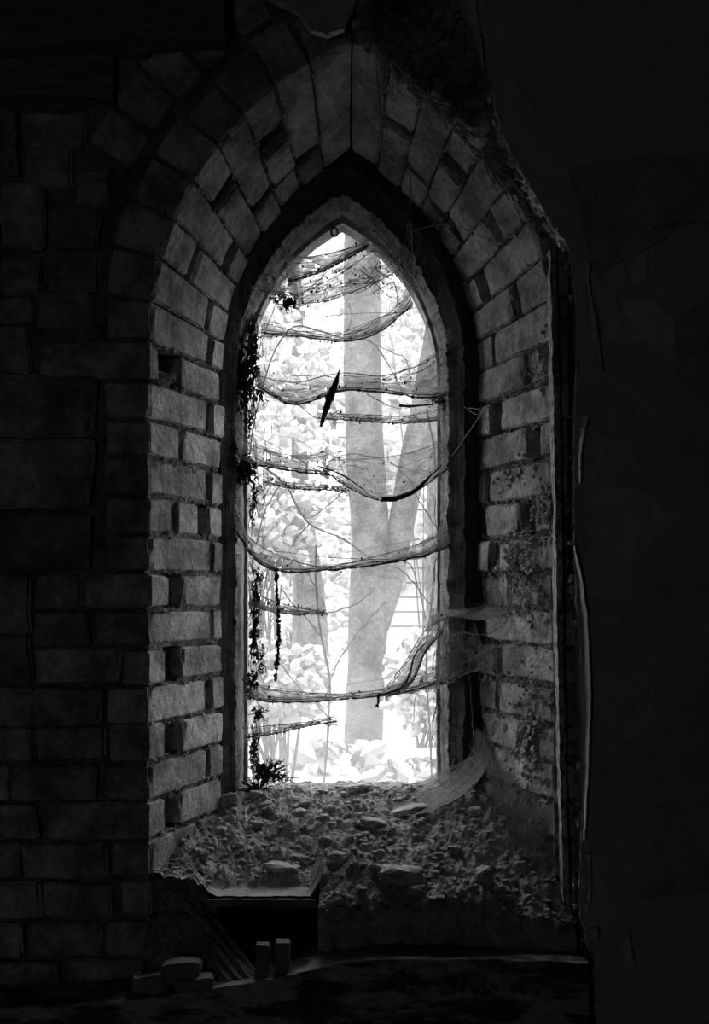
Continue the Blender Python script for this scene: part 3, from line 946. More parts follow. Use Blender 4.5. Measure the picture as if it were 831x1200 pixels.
o = edge_sheet('plaster_ridge', [(572, -40), (590, 40), (604, 90), (640, 150), (672, 196), (690, 205)], [(586, -40), (604, 38), (620, 86), (654, 144), (684, 190), (702, 200)], -.059, .02, M_PLASTER, .6, 60, 4, wall_o, .004, 2)
# paint layers still clinging to the plaster
def patch(outline, t, thick=.002, mat=None, sd=0, lift=0.0, jag=2.5):
    """thin sheet from a closed pixel outline, its first edge lifted a little"""
    n = len(outline); pts = []
    for i in range(n):
        a = np.array(outline[i], float); b = np.array(outline[(i + 1) % n], float)
        L_ = max(2, int(np.linalg.norm(b - a) / 5))
        for k in range(L_):
            q = a + (b - a) * k / L_
            pts.append(q + np.array((jag * fbm(Vector((q[0] * .05, q[1] * .05, sd)), 4, 1), jag * fbm(Vector((q[0] * .05, q[1] * .05, sd + 9)), 4, 1))))
    t = t - .028 if t < -.0301 else t
    cx = sum(p[0] for p in pts) / len(pts); cy = sum(p[1] for p in pts) / len(pts)
    vs = []; m_ = len(pts)
    for lv, q in ((0, 1.0), (0, .85), (0, .5)):
        for p in pts:
            w = W(cx + (p[0] - cx) * q, cy + (p[1] - cy) * q, t)
            w.y = t - (lift * (0.5 + mn.noise(Vector((p[0] * .03, p[1] * .03, sd))) * 1.6) if q == 1 else 0)
            vs.append(w)
    fs = []
    for r_ in range(2):
        for i in range(m_):
            i2 = (i + 1) % m_
            fs.append((r_ * m_ + i, r_ * m_ + i2, (r_ + 1) * m_ + i2, (r_ + 1) * m_ + i))
    c_ = len(vs); w = W(cx, cy, t); w.y = t; vs.append(w)
    for i in range(m_): fs.append((2 * m_ + i, 2 * m_ + (i + 1) % m_, c_))
    o = link('paint_flake', vs, fs, mat or M_PAINT, wall_o)
    sol = o.modifiers.new('thickness', 'SOLIDIFY'); sol.thickness = thick; sol.offset = 0
    return o
patch([(666, 196), (720, 188), (780, 184), (826, 181), (850, 186), (850, 262), (795, 262), (735, 275), (715, 300), (700, 330), (690, 300), (680, 255)], -.034, .003, None, 1, .006)
patch([(700, 330), (735, 280), (790, 268), (797, 262), (785, 275), (740, 300), (718, 305)], -.037, .002, None, 2, .006)
patch([(682, 306), (700, 300), (728, 290), (735, 330), (722, 350), (735, 405), (706, 395), (694, 350)], -.033, .002, None, 3, .004)
patch([(724, 350), (760, 350), (788, 372), (790, 430), (752, 402), (736, 405)], -.034, .002, None, 13, .004)
patch([(788, 374), (820, 355), (860, 350), (860, 470), (800, 440)], -.033, .002, None, 14, .004)
patch([(735, 310), (760, 288), (757, 330), (738, 334)], -.036, .002, None, 4, .005)
patch([(788, 440), (812, 410), (860, 405), (860, 470), (820, 455)], -.037, .002, None, 5, .008)
patch([(678, 490), (690, 488), (740, 476), (745, 560), (720, 566), (682, 566)], -.032, .002, None, 6, .003)
patch([(682, 575), (745, 570), (800, 600), (740, 660), (700, 690), (684, 660)], -.032, .002, None, 7, .002)
patch([(694, 700), (760, 690), (860, 680), (860, 1040), (720, 1060), (694, 1000)], -.031, .0015, None, 8, .001)
patch([(728, 1112), (736, 1092), (742, 1128), (738, 1140), (732, 1132)], -.040, .002, M_EDGE, 9, .010, 1)
patch([(688, 1092), (698, 1086), (702, 1102), (692, 1104)], -.040, .002, M_EDGE, 10, .008, 1)
# curling torn slivers along the broken edge
def sliver(c0, c1, t0, t1, mat, sd):
    """ribbon between two pixel curves at depths t0 and t1 (turned toward the window)"""
    n = 60
    A = crom(c0, n); B = crom(c1, n); m = MB(); vs = []; fs = []
    for i in range(n):
        ja = 1.2 * fbm(Vector((i * .3, sd, 0)), 3, 1); jb = 1.2 * fbm(Vector((i * .3, sd + 5, 0)), 3, 1)
        for k in range(4):
            q = k / 3
            px = A[i][0] + ja + (B[i][0] + jb - A[i][0] - ja) * q; py = A[i][1] + (B[i][1] - A[i][1]) * q
            tt = t0 + (t1 - t0) * q - .004 * math.sin(q * 3.14)
            vs.append(W(px, py, tt))
    for i in range(n - 1):
        for k in range(3):
            a = i * 4 + k; fs.append((a, a + 4, a + 5, a + 1))
    o = link('plaster_sliver', vs, fs, mat, wall_o)
    sol = o.modifiers.new('thickness', 'SOLIDIFY'); sol.thickness = .0025; sol.offset = 0
    return o
sliver([(672, 640), (674, 720), (676, 800), (679, 900), (682, 985)], [(674, 640), (686, 700), (692, 790), (692, 850), (686, 985)], -.02, -.085, M_PAINT, 1)
sliver([(684, 304), (688, 340), (692, 380), (700, 430)], [(692, 306), (690, 332), (699, 376), (706, 434)], -.062, -.085, M_EDGE, 2)
sliver([(680, 488), (677, 530), (678, 566)], [(690, 486), (682, 528), (681, 566)], -.056, -.080, M_EDGE, 3)
sliver([(536, -10), (540, 12), (552, 36), (560, 62)], [(556, -10), (560, 20), (564, 44), (566, 78)], -.03, -.070, M_PAINT, 4)
sliver([(686, 1000), (688, 1040), (684, 1070)], [(692, 1000), (693, 1040), (690, 1072)], -.056, -.072, M_PAINT, 5)
# tube along the broken plaster rim, its pale colour standing for caught window light
rim = MB()
P = crom(PL_EDGE[3:], 260)
tube(rim, [W(p[0] + 2.2 * fbm(Vector((i * .31, 1, 0)), 5, 1) - 1.0, p[1], -.060) for i, p in enumerate(P)], [.0022 * (1 + .9 * mn.noise(Vector((i * .4, 3, 3)))) for i in range(260)], 5, .4)
o = rim.build('lit_plaster_rim', M_EDGE); o.parent = wall_o
pc = MB()
for i in range(520):
    p = P[R.randrange(len(P))]
    if p[1] > 330 and R.random() < .55: continue
    blob(pc, W(p[0] + rr(-9, 2), p[1] + rr(-3, 3), rr(-.058, -.012)), .0015 + .006 * R.random() ** 2, (1, 1, 1.3), 0, .7)
o = pc.build('plaster_crumbs', M_EDGE); o.parent = wall_o; o['kind'] = 'stuff'
# upper plaster remnant left of the arch peak
patch([(290, -20), (322, 4), (350, 18), (366, 38), (384, 44), (402, 36), (412, 18), (424, -20)], -.03, .012, M_PAINT, 11, .004)
patch([(500, -20), (512, 10), (508, 28), (526, 10), (530, -20)], -.015, .008, M_PLASTER, 12, .002)
# broken core of the wall above the arch on the right
core = MB()
for i in range(760):
    px, py = rr(418, 640), rr(-20, 290)
    lim = 48 + max(0, (px - 412)) * .98 - (12 if px > 500 else 0)
    if px > 575: lim = 60 + (px - 412) * 1.0
    edge = np.interp(py, [p[1] for p in PL_EDGE], [p[0] for p in PL_EDGE])
    if py > lim - 20 or px > edge + 8: continue
    r = .004 + .022 * R.random() ** 2
    blob(core, W(px, py, rr(-.016, .012)), r, (1, .8, .8), 1, .6)
for i in range(170):   # packed mortar between bead and plaster, right jamb
    py = rr(270, 1130); px = np.interp(py, [290, 1050], [658, 672]) + rr(0, 12)
    blob(core, W(px, py, rr(.004, .024)), rr(.005, .012), (1, 1, 1.2), 1, .5)
o = core.build('broken_wall_core', M_STONE); o.parent = wall_o; o['kind'] = 'stuff'
# laths
for (x0, x1, y, ) in ((470, 545, 12), (466, 540, 27), (478, 552, 44)):
    def fn(a, b, c, x0=x0, x1=x1, y=y):
        p = W(x0 + (x1 - x0) * a, y + 9 - 9 * b, 0); p.y = .004 + .012 * c; return p
    o = piece('lath', fn, M_TIMBERX, wall_o, .002, .003, int(y), (.12, .015, .012))
# bead and batten
def strip(name, pts, wpx, t, dep, mat, label, amp=1.3):
    n = 90; P = crom(pts, n); vs = []; fs = []
    for i, p in enumerate(P):
        e = amp * fbm(Vector((i * .35, wpx, 1)), 3, 1); e2 = amp * fbm(Vector((i * .35, wpx, 8)), 3, 1)
        for (dx, dt) in ((-wpx / 2 + e, 0), (wpx / 2 + e2, 0), (wpx / 2 + e2, dep), (-wpx / 2 + e, dep)):
            q = W(p[0] + dx, p[1], t); q.y += dt; vs.append(q)
    for i in range(n - 1):
        for k in range(4):
            k2 = (k + 1) % 4; fs.append((i * 4 + k, i * 4 + k2, (i + 1) * 4 + k2, (i + 1) * 4 + k))
    fs += [(0, 3, 2, 1), tuple((n - 1) * 4 + k for k in range(4))]
    o = link(name, vs, fs, mat)
    bm = bmesh.new(); bm.from_mesh(o.data); bmesh.ops.recalc_face_normals(bm, faces=bm.faces); bm.to_mesh(o.data); bm.free()
    tag(o, label, 'trim', kind='structure'); return o
M_BEAD = stone_mat('chipped_bead', 0.08, 0.55, 60, bump=1.0, bscale=60, stretch=(2, 2, 1), var=0, dist=.008, ramp=(.4, .6))
strip('trim_1', [(648, 292), (651, 420), (654, 560), (657, 760), (660, 900), (664, 1058)], 7, -.030, .042, M_BEAD, 'slim chipped corner bead standing along the right brick jamb')
strip('trim_2', [(671, 292), (671, 420), (671, 560), (671, 700)], 5, -.022, .03, M_TIMBER, 'thin timber batten behind the torn plaster edge')

# ---------------------------------------------------------------- cobwebs
def websheet(parent, top, bot, mat, n=60, m_=10, sag=.004, sd=0, name='sheet', flare=0.0):
    A = crom(top, n); B = crom(bot, n)
    vs = []; fs = []; uv = []
    L_ = np.linalg.norm(np.array(top[0][:2]) - np.array(top[-1][:2])) / 100
    for i in range(n):
        for j in range(m_ + 1):
            q = j / m_
            c = A[i] + (B[i] - A[i]) * q
            fl = (abs(i / (n - 1) - .5) * 2) ** 4 * flare
            ed = -fl * (1 - q) * 1.5 + fl * q * .5 + 2.8 * fbm(Vector((i * .22, sd, j * .05)), 4, 1) * (1 if j in (0, m_) else .4)
            c = c + np.array((0, ed + 3 * math.sin(math.pi * q) * mn.noise(Vector((i * .1, sd, 4))), 0))
            p = W(c[0], c[1], c[2] - sag * math.sin(math.pi * q))
            p.y += .004 * mn.noise(Vector((i * .15, j * .3, sd)))
            vs.append(p); uv.append((i / (n - 1) * L_, q))
    k = m_ + 1
    for i in range(n - 1):
        for j in range(m_):
            fs.append((i * k + j, (i + 1) * k + j, (i + 1) * k + j + 1, i * k + j + 1))
    o = link(name, vs, fs, mat, None, True)
    l = o.data.uv_layers.new(name='UVMap')
    for p in o.data.polygons:
        for li in p.loop_indices:
            l.data[li].uv = uv[o.data.loops[li].vertex_index]
    keep(o, parent); return vs
def thread(mb, pts, r0=.0009, n=40, wob=.8, sd=0, sides=4, lump=.5):
    P = crom(pts, n)
    q = [W(p[0] + wob * mn.noise(Vector((i * .3, sd, 0))), p[1] + wob * mn.noise(Vector((i * .3, sd, 7))), p[2]) for i, p in enumerate(P)]
    tube(mb, q, [r0 * (1 + lump * 1.6 * mn.noise(Vector((i * .7, sd, 3)))) for i in range(n)], sides)
    return q
def cobweb(label, top, bot, mat=None, hem=.0016, specks=20, threads=(), sd=0, top_thread=True, sag=.006, hem_mat=None, fine=7, flare=11.0):
    root = empty('cobweb', W(*top[0]))
    tag(root, label, 'cobweb', 'cobwebs across the window')
    vs = websheet(root, top, bot, mat or M_WEB, sd=sd, sag=sag, flare=flare)
    m = MB()
    thread(m, bot, hem, 80, 1.2, sd, 5, 1.0)
    thread(m, [(p[0], p[1] - 3, p[2]) for p in bot], hem * .45, 50, 1.6, sd + 11, 4, .9)
    if top_thread: thread(m, top, hem * .45, 50, .8, sd + 3)
    for th in threads: thread(m, th, .0008, 30, .6, sd + R.random() * 9)
    A = crom(top, 30); B = crom(bot, 30)
    for i in range(fine):
        a = A[R.randrange(1, 29)]; b = B[R.randrange(1, 29)]
        thread(m, [a, (a + b) / 2 + np.array((0, rr(-4, 4), 0)), b], rr(.0003, .0007), 14, .9, i)
    m.build('thread', hem_mat or M_THREADDK, root)
    m = MB()
    for i in range(16):
        ia = R.randrange(1, 26); a = A[ia]; b = B[min(29, ia + R.randrange(0, 4))]; q = rr(0, .8)
        a = a + (b - a) * q
        b = A[min(29, ia + R.randrange(3, 12))] * (1 - q) + B[min(29, ia + R.randrange(3, 12))] * q
        thread(m, [a, (a + b) / 2 + np.array((0, rr(0, 3), 0)), b], rr(.0004, .0008), 14, .7, i)
    m.build('fine_thread', M_THREAD, root)
    if specks:
        m = MB()
        for i in range(specks * 3):
            q = vs[R.randrange(len(vs))]
            blob(m, q + Vector((rr(-.004, .004), -.003, rr(-.008, .006))), .0005 + .0022 * R.random() ** 3, (1, 1, 1.3), 0, .8)
        o = m.build('caught_debris', M_SOOT, root); o['kind'] = 'stuff'
    return root

cobweb('short cobweb fold slanting across the very peak of the window',
       [(333, 303, .39), (372, 300, .392), (405, 292, .392), (430, 284, .385)], [(338, 330, .36), (372, 320, .355), (405, 304, .355), (432, 288, .36)], M_WEB, .0026, 14, sd=1)
cobweb('cobweb strand tangle below the peak above the upper hammock web',
       [(345, 340, .39), (380, 322, .39), (420, 305, .388), (455, 300, .385)], [(350, 356, .37), (385, 352, .365), (430, 335, .365), (465, 318, .37)], M_WEBTHIN, .001, 60,
       [[(350, 345, .37), (400, 320, .37), (440, 292, .37)], [(352, 350, .375), (410, 330, .375), (462, 322, .375)], [(345, 352, .38), (372, 330, .38), (400, 300, .38)]], 2)
cobweb('small hammock cobweb under the peak sloping up to the right frame',
       [(305, 378, .39), (350, 388, .392), (405, 392, .392), (450, 372, .39), (480, 345, .38)], [(306, 390, .36), (350, 394, .355), (405, 400, .35), (446, 388, .352), (484, 356, .36)], M_WEB, .0018, 30, sd=3)
cobweb('largest thick cobweb hammock across the upper window reaching the right arch',
       [(300, 440, .39), (345, 448, .395), (400, 437, .395), (450, 440, .39), (500, 424, .375), (524, 400, .36)],
       [(302, 452, .35), (345, 474, .345), (400, 458, .345), (450, 460, .345), (500, 466, .345), (540, 458, .33)], M_WEB, .0024, 60,
       [[(345, 470, .35), (372, 490, .36), (400, 480, .37)], [(430, 462, .35), (465, 478, .36), (500, 474, .36)]], 4, sag=.012)
cobweb('fine straight cobweb line crossing just under the largest hammock',
       [(372, 484, .39), (420, 486, .39), (470, 488, .39), (520, 478, .385)], [(372, 490, .38), (420, 493, .378), (470, 496, .378), (516, 492, .378)], M_WEBTHIN, .0016, 30, sd=5)
cobweb('left half cobweb shelf with thick folds at mid upper height',
       [(272, 486, .35), (288, 516, .365), (320, 530, .38), (360, 534, .385), (385, 528, .385)], [(268, 520, .325), (288, 540, .33), (320, 548, .34), (360, 554, .35), (386, 556, .36)], M_WEB, .0022, 26, sd=6, sag=.012)
cobweb('wide sagging translucent cobweb bag in the middle of the window',
       [(378, 544, .39), (410, 532, .395), (450, 536, .395), (495, 526, .39), (530, 508, .37)], [(378, 550, .365), (410, 572, .35), (448, 586, .345), (490, 574, .345), (535, 540, .34)], M_WEBTHIN, .0018, 30, sd=7, sag=.015)
cobweb('thin cobweb line at the left below the mid upper shelf',
       [(308, 558, .39), (340, 566, .39), (375, 568, .39), (408, 570, .39)], [(308, 564, .38), (340, 572, .378), (375, 574, .378), (410, 575, .38)], M_WEBTHIN, .0016, 30, sd=8)
cobweb('full width cobweb hammock sagging across the middle with dark hem',
       [(274, 596, .34), (292, 630, .355), (330, 652, .38), (380, 664, .385), (440, 652, .385), (500, 634, .375), (532, 608, .35)],
       [(276, 622, .32), (300, 656, .325), (332, 670, .33), (385, 668, .335), (440, 662, .335), (500, 650, .335), (542, 632, .32)], M_WEB, .0026, 60, sd=9, sag=.012)
cobweb('small dusty cobweb patch at the left below the middle hammock',
       [(292, 694, .385), (320, 704, .39), (350, 712, .39), (378, 716, .39)], [(292, 708, .36), (320, 717, .36), (350, 720, .365), (384, 718, .37)], M_WEB, .0013, 40, sd=10)
cobweb('pale cobweb shelf stretched from the frame to the right jamb bricks',
       [(504, 724, .35), (530, 712, .33), (565, 708, .28), (604, 712, .19)], [(506, 732, .30), (530, 722, .27), (565, 726, .22), (606, 716, .15)], M_WEB, .0013, 10,
       [[(520, 744, .30), (545, 742, .26), (575, 742, .22), (604, 718, .16)], [(515, 750, .31), (530, 740, .28), (548, 741, .26)]], 11, hem_mat=M_THREAD)
cobweb('slanting cobweb veil rising at the lower right of the glass',
       [(447, 812, .385), (472, 780, .39), (490, 750, .39), (508, 728, .38)], [(452, 818, .36), (482, 800, .355), (498, 766, .355), (520, 738, .35)], M_WEB, .002, 14, sd=12)
cobweb('lowest long cobweb hammock drooping across above the sill',
       [(284, 796, .36), (310, 806, .38), (360, 812, .385), (420, 812, .385), (470, 802, .38), (514, 786, .37)], [(286, 814, .34), (312, 822, .34), (360, 822, .345), (420, 818, .35), (470, 812, .345), (516, 800, .34)], M_WEB, .0020, 50, sd=13)
cobweb('thin cobweb rib low at the left near the sill',
       [(284, 854, .385), (320, 850, .388), (360, 846, .388), (392, 840, .388)], [(286, 864, .36), (320, 860, .36), (360, 851, .365), (396, 845, .375)], M_WEBTHIN, .0018, 30, sd=14)
cobweb('funnel shaped cobweb draped from the right frame foot onto the dirt',
       [(540, 846, .33), (536, 880, .34), (510, 914, .36), (470, 928, .37), (440, 934, .37)], [(578, 868, .24), (570, 900, .22), (545, 930, .20), (500, 952, .19), (452, 956, .24)], M_WEB, .0010, 20, sd=15, hem_mat=M_THREAD, fine=18)
cobweb('matted cobweb hanging over the bottom bricks of the right jamb',
       [(578, 900, .22), (600, 905, .16), (622, 912, .10), (640, 916, .05)], [(574, 938, .20), (596, 985, .12), (620, 1005, .06), (644, 1000, .02)], M_WEBTHIN, .0012, 20, sd=16, hem_mat=M_THREAD, fine=30)
cobweb('ragged cobweb clinging to the right frame below the pale shelf',
       [(512, 740, .32), (524, 745, .30), (540, 742, .29), (556, 744, .27)], [(514, 800, .33), (528, 800, .31), (545, 790, .29), (575, 780, .22)], M_WEBTHIN, .0012, 14, sd=17, hem_mat=M_THREAD, fine=34)
cobweb('torn cobweb veil over the left edge of the peak',
       [(312, 322, .35), (318, 318, .36), (330, 316, .37), (345, 322, .385)], [(306, 340, .34), (316, 344, .35), (332, 346, .36), (350, 346, .375)], M_WEB, .0012, 14, sd=18)
cobweb('dusty cobweb smear on the right arch lining under the peak',
       [(425, 268, .345), (445, 275, .345), (470, 300, .345), (490, 330, .345)], [(430, 292, .385), (448, 300, .385), (468, 322, .385), (486, 350, .385)], M_WEBTHIN, .0008, 30, sd=19, hem_mat=M_THREAD)
cobweb('small cobweb scrap in the empty brick socket of the left jamb',
       [(178, 432, .02), (188, 436, .05), (198, 438, .08), (206, 436, .1)], [(180, 440, .02), (188, 452, .04), (198, 450, .07), (206, 442, .1)], M_WEBTHIN, .0008, 4, sd=20, hem_mat=M_THREAD, fine=8)

# single dusty strands: each is a thing
def strand(name, label, lines, r=.0013, mat=None, cat='strand', blobs=0, br=.003, group=None, bmat=None):
    m = MB()
    allq = []
    for i, l in enumerate(lines):
        allq += thread(m, l, r if i == 0 else r * .7, 40, 1.2, i * 3 + len(label), 5, .9)
    for i in range(blobs):
        q = allq[R.randrange(len(allq))]
        blob(m, q + Vector((rr(-.003, .003), rr(-.002, .002), rr(-.003, .003))), br * rr(.3, 1), (1, 1, 1.3), 0, .5)
    return tag(m.build(name, mat or M_THREAD), label, cat, group)
strand('dusty_strand', 'long dusty strand dangling from the arch just right of its peak', [[(440, 60, .03), (444, 110, .05), (449, 160, .09), (452, 200, .12)], [(447, 100, .05), (452, 120, .05), (450, 150, .08)]], .0016, blobs=30, br=.004)
strand('dusty_strand', 'forked dusty strand hanging before the right arch of the frame', [[(481, 130, .2), (481, 250, .24), (483, 280, .25), (482, 322, .27)], [(481, 272, .25), (500, 266, .22), (530, 264, .17), (550, 272, .14), (585, 284, .10)], [(484, 265, .25), (478, 262, .26), (480, 290, .26)]], .0011, blobs=16, br=.0035)
strand('dusty_strand', 'diagonal thread running from the right frame to the bricks', [[(510, 560, .36), (540, 520, .30), (566, 482, .22)], [(545, 478, .30), (566, 482, .22), (572, 505, .2)], [(540, 474, .31), (560, 486, .24), (575, 478, .2)]], .0009)
strand('dusty_strand', 'tangle of dusty threads on the right jamb at lower height', [[(556, 770, .25), (575, 760, .20), (596, 756, .15), (612, 752, .1)], [(566, 800, .24), (575, 775, .2), (590, 765, .16)], [(552, 760, .26), (565, 785, .24), (572, 805, .22)], [(580, 790, .2), (572, 770, .2), (560, 756, .24)], [(585, 758, .18), (580, 775, .2), (566, 780, .22)], [(548, 760, .27), (552, 820, .27), (556, 880, .26)], [(562, 790, .25), (568, 840, .24), (566, 890, .23)]], .0011, blobs=20, br=.003)
rootl = []
for i in range(26):
    x = rr(580, 642); t0 = np.interp(x, [570, 648], [.24, .02])
    y = rr(915, 950)
    rootl.append([(x, y, t0), (x + rr(-14, 6), y + rr(15, 30), t0 - .02), (x + rr(-10, 14), y + rr(35, 60), t0 - .03), (x + rr(-20, 20), y + rr(55, 85), t0 - .035)])
strand('dry_rootlets', 'mat of dry rootlets hanging at the foot of the right jamb', rootl, .0010, cat='roots', group=None)
rootl = []
for i in range(30):
    q = rr(0, 1); x = 462 + 150 * q; y = 82 + 150 * q + 22 * q * q - 8
    rootl.append([(x, y, -.034), (x + rr(8, 16), y + rr(6, 16), -.044), (x + rr(18, 34), y + rr(16, 36), -.05), (x + rr(26, 50), y + rr(30, 56), -.04)])
strand('dry_rootlets', 'dry fibres trailing along the broken plaster beside the right arch', rootl, .0020, cat='roots')
rootl = []
for i in range(14):
    x = rr(440, 470); y = rr(10, 60)
    rootl.append([(x, y, -.006), (x + rr(-6, 6), y + 18, -.01), (x + rr(-8, 10), y + 40, -.008), (x + rr(-8, 14), y + rr(50, 80), .0)])
strand('dry_rootlets', 'wisps of dry fibre over the peak of the brick arch', rootl, .0010, cat='roots')

# dark dusty clumps on the glass
def clump(name, label, spots, mat=None, cat='dust'):
    """spots: (px, py, rx, ry, t, count, size)"""
    m = MB()
    for (px, py, rx, ry, t, cnt, sz) in spots:
        for i in range(cnt * 13):
            a = rr(0, 6.28); q = R.random() ** .6
            bx_, by_ = px + rx * q * math.cos(a), py + ry * q * math.sin(a)
            if mn.noise(Vector((bx_ * .27, by_ * .20, 1.7))) + .5 * mn.noise(Vector((bx_ * .6, by_ * .5, 4))) < -.02 + .5 * (q - .6): continue
            blob(m, W(bx_, by_, t + rr(-.008, .008)), min(.0019, sz * rr(.08, .36)), (1, .7, 1.5), 0, .8)
        for i in range(max(3, cnt // 6)):
            a = rr(0, 6.28)
            thread(m, [(px, py, t), (px + rx * .9 * math.cos(a) + rr(-4, 4), py + ry * .9 * math.sin(a), t), (px + rx * 1.5 * math.cos(a), py + ry * 1.5 * math.sin(a), t)], .0008, 10, 1, i)
    return tag(m.build(name, mat or M_SOOT), label, cat, kind='stuff')
clump('dust_clump', 'dark dust clump hanging below the left side of the peak', [(338, 356, 9, 8, .37, 130, .0055), (330, 349, 10, 6, .37, 40, .003), (322, 352, 6, 4, .37, 20, .003)])
clump('dust_fringe', 'dark dust fringe along the upper left edge of the glass', [(296, 420, 6, 40, .37, 160, .006), (284, 440, 14, 45, .35, 220, .009), (303, 462, 10, 10, .37, 70, .004), (292, 492, 6, 20, .37, 60, .004), (296, 385, 7, 14, .37, 60, .004), (300, 425, 6, 30, .375, 70, .004)])
clump('dust_fringe', 'dark dust fringe along the middle left edge of the glass', [(286, 552, 16, 16, .35, 180, .009), (298, 578, 5, 26, .375, 70, .0035), (296, 600, 4, 20, .375, 30, .004), (308, 575, 8, 12, .38, 26, .003), (300, 690, 6, 30, .37, 90, .004), (303, 672, 10, 10, .37, 40, .0035)])
clump('dust_fringe', 'dark dust fringe along the lower left edge of the glass', [(298, 742, 6, 36, .37, 150, .005), (306, 770, 5, 20, .37, 40, .004), (296, 800, 8, 14, .36, 70, .006), (303, 836, 9, 9, .37, 50, .004), (298, 880, 6, 26, .37, 70, .005)])
clump('dust_fringe', 'dark dust crumbs along the right edge of the glass', [(513, 466, 10, 8, .37, 60, .003), (522, 470, 8, 12, .36, 40, .0035), (515, 640, 4, 60, .37, 40, .0022), (512, 820, 5, 40, .375, 36, .003), (505, 380, 8, 6, .38, 24, .0025), (440, 332, 22, 14, .385, 50, .003), (462, 330, 20, 20, .385, 40, .0028)])
clump('moss_tuft', 'dark mossy tuft in the lower left corner of the window', [(312, 906, 16, 12, .37, 240, .006), (300, 925, 14, 12, .35, 160, .006), (330, 912, 14, 6, .38, 70, .0035), (322, 896, 10, 6, .375, 40, .003)])
strand('dust_strand', 'dark clotted strand dangling low on the left of the glass', [[(324, 664, .36), (325, 700, .365), (326, 740, .365), (324, 796, .365)]], .0012, M_SOOT, 'strand', 90, .0055)
strand('dust_strand', 'short dark clot hanging from the lowest long cobweb', [[(444, 812, .34), (444, 820, .34), (442, 828, .34)]], .002, M_SOOT, 'strand', 14, .003)

# dead leaf hanging, dark twigs caught in the webs
def leaf_stick(name, label, pts, rads, cat, mat=M_SOOT):
    n = 40; P = crom(pts, n); r = np.interp(np.linspace(0, 1, n), np.linspace(0, 1, len(rads)), rads)
    m = MB()
    tube(m, [W(*p) for p in P], [x * (1 + .35 * mn.noise(Vector((i * .5, 2, 2)))) for i, x in enumerate(r)], 8, .15)
    return tag(m.build(name, mat), label, cat)
leaf_stick('dead_leaf', 'curled dark dead leaf hanging upright between the upper webs', [(398, 433, .33), (393, 450, .33), (386, 468, .33), (380, 486, .33), (376, 500, .33)], [.001, .005, .0085, .0095, .007, .005, .003], 'leaf')
leaf_stick('dark_twig', 'thick dark twig lying in the sagging middle web', [(447, 585, .335), (465, 584, .335), (485, 576, .335), (502, 560, .335), (518, 545, .33)], [.0055, .0065, .005, .004, .0022, .001], 'twig')
leaf_stick('dark_twig', 'thin broken twig lying on the middle full width hammock', [(372, 546, .35), (400, 556, .35), (428, 575, .345)], [.0015, .002, .0012], 'twig')
leaf_stick('dark_twig', 'curved twig hanging under the slanting lower right veil', [(444, 815, .34), (470, 806, .35), (480, 790, .355), (486, 768, .355), (500, 752, .355)], [.002, .003, .0025, .002, .0012], 'twig')
leaf_stick('dark_twig', 'small bent twig on the thin line under the largest hammock', [(468, 475, .34), (480, 476, .34), (508, 474, .345)], [.0035, .0028, .0018], 'twig')

# ---------------------------------------------------------------- thin bramble stems just outside the glass
def stems(label, lines, r, t):
    e = empty('bramble', W(lines[0][0][0], lines[0][0][1], t)); tag(e, label, 'bramble', 'brambles outside the glass')
    for i, l in enumerate(lines):
        m = MB()
        thread(m, [(x, y, t + .02 * k) for k, (x, y) in enumerate(l)], r if i == 0 else r * .65, 36, 1.5, i + t, 5, .4)
        m.build('stem', M_TWIG, e)
stems('forked bramble rising behind the lower left glass', [[(374, 1100), (376, 960), (384, 870), (386, 800), (378, 755), (372, 705), (370, 640)], [(386, 800), (400, 770), (425, 735), (452, 705)], [(378, 748), (362, 728), (345, 710), (330, 690)], [(384, 840), (368, 822), (350, 805), (330, 780)], [(372, 690), (360, 672), (345, 655)], [(372, 720), (395, 716), (420, 706), (440, 690)]], .0035, .75)
stems('long bramble crossing diagonally behind the middle left glass', [[(262, 1050), (262, 700), (276, 580), (300, 545), (335, 570), (345, 590), (365, 615), (410, 636), (440, 660)], [(365, 612), (350, 628), (342, 640)], [(365, 606), (390, 588), (405, 572)], [(330, 566), (310, 600), (300, 640)]], .0028, .7)
stems('bramble with thin twigs behind the right glass edge', [[(512, 1060), (506, 900), (500, 780), (506, 700), (514, 600), (508, 520), (500, 480)], [(503, 740), (485, 670), (470, 655), (450, 645)], [(505, 710), (490, 690), (475, 672), (462, 664)], [(512, 620), (500, 600), (490, 585), (482, 565)], [(500, 785), (488, 812), (484, 850)]], .0026, .8)
stems('tall thin bramble spreading twigs behind the upper glass', [[(290, 1080), (284, 800), (290, 560), (312, 440), (340, 385), (372, 388), (402, 396), (440, 404), (470, 455)], [(312, 440), (308, 400), (322, 360)], [(340, 440), (376, 440), (395, 444)], [(404, 396), (412, 370), (400, 340)], [(440, 404), (474, 420), (480, 440)]], .0022, .72)

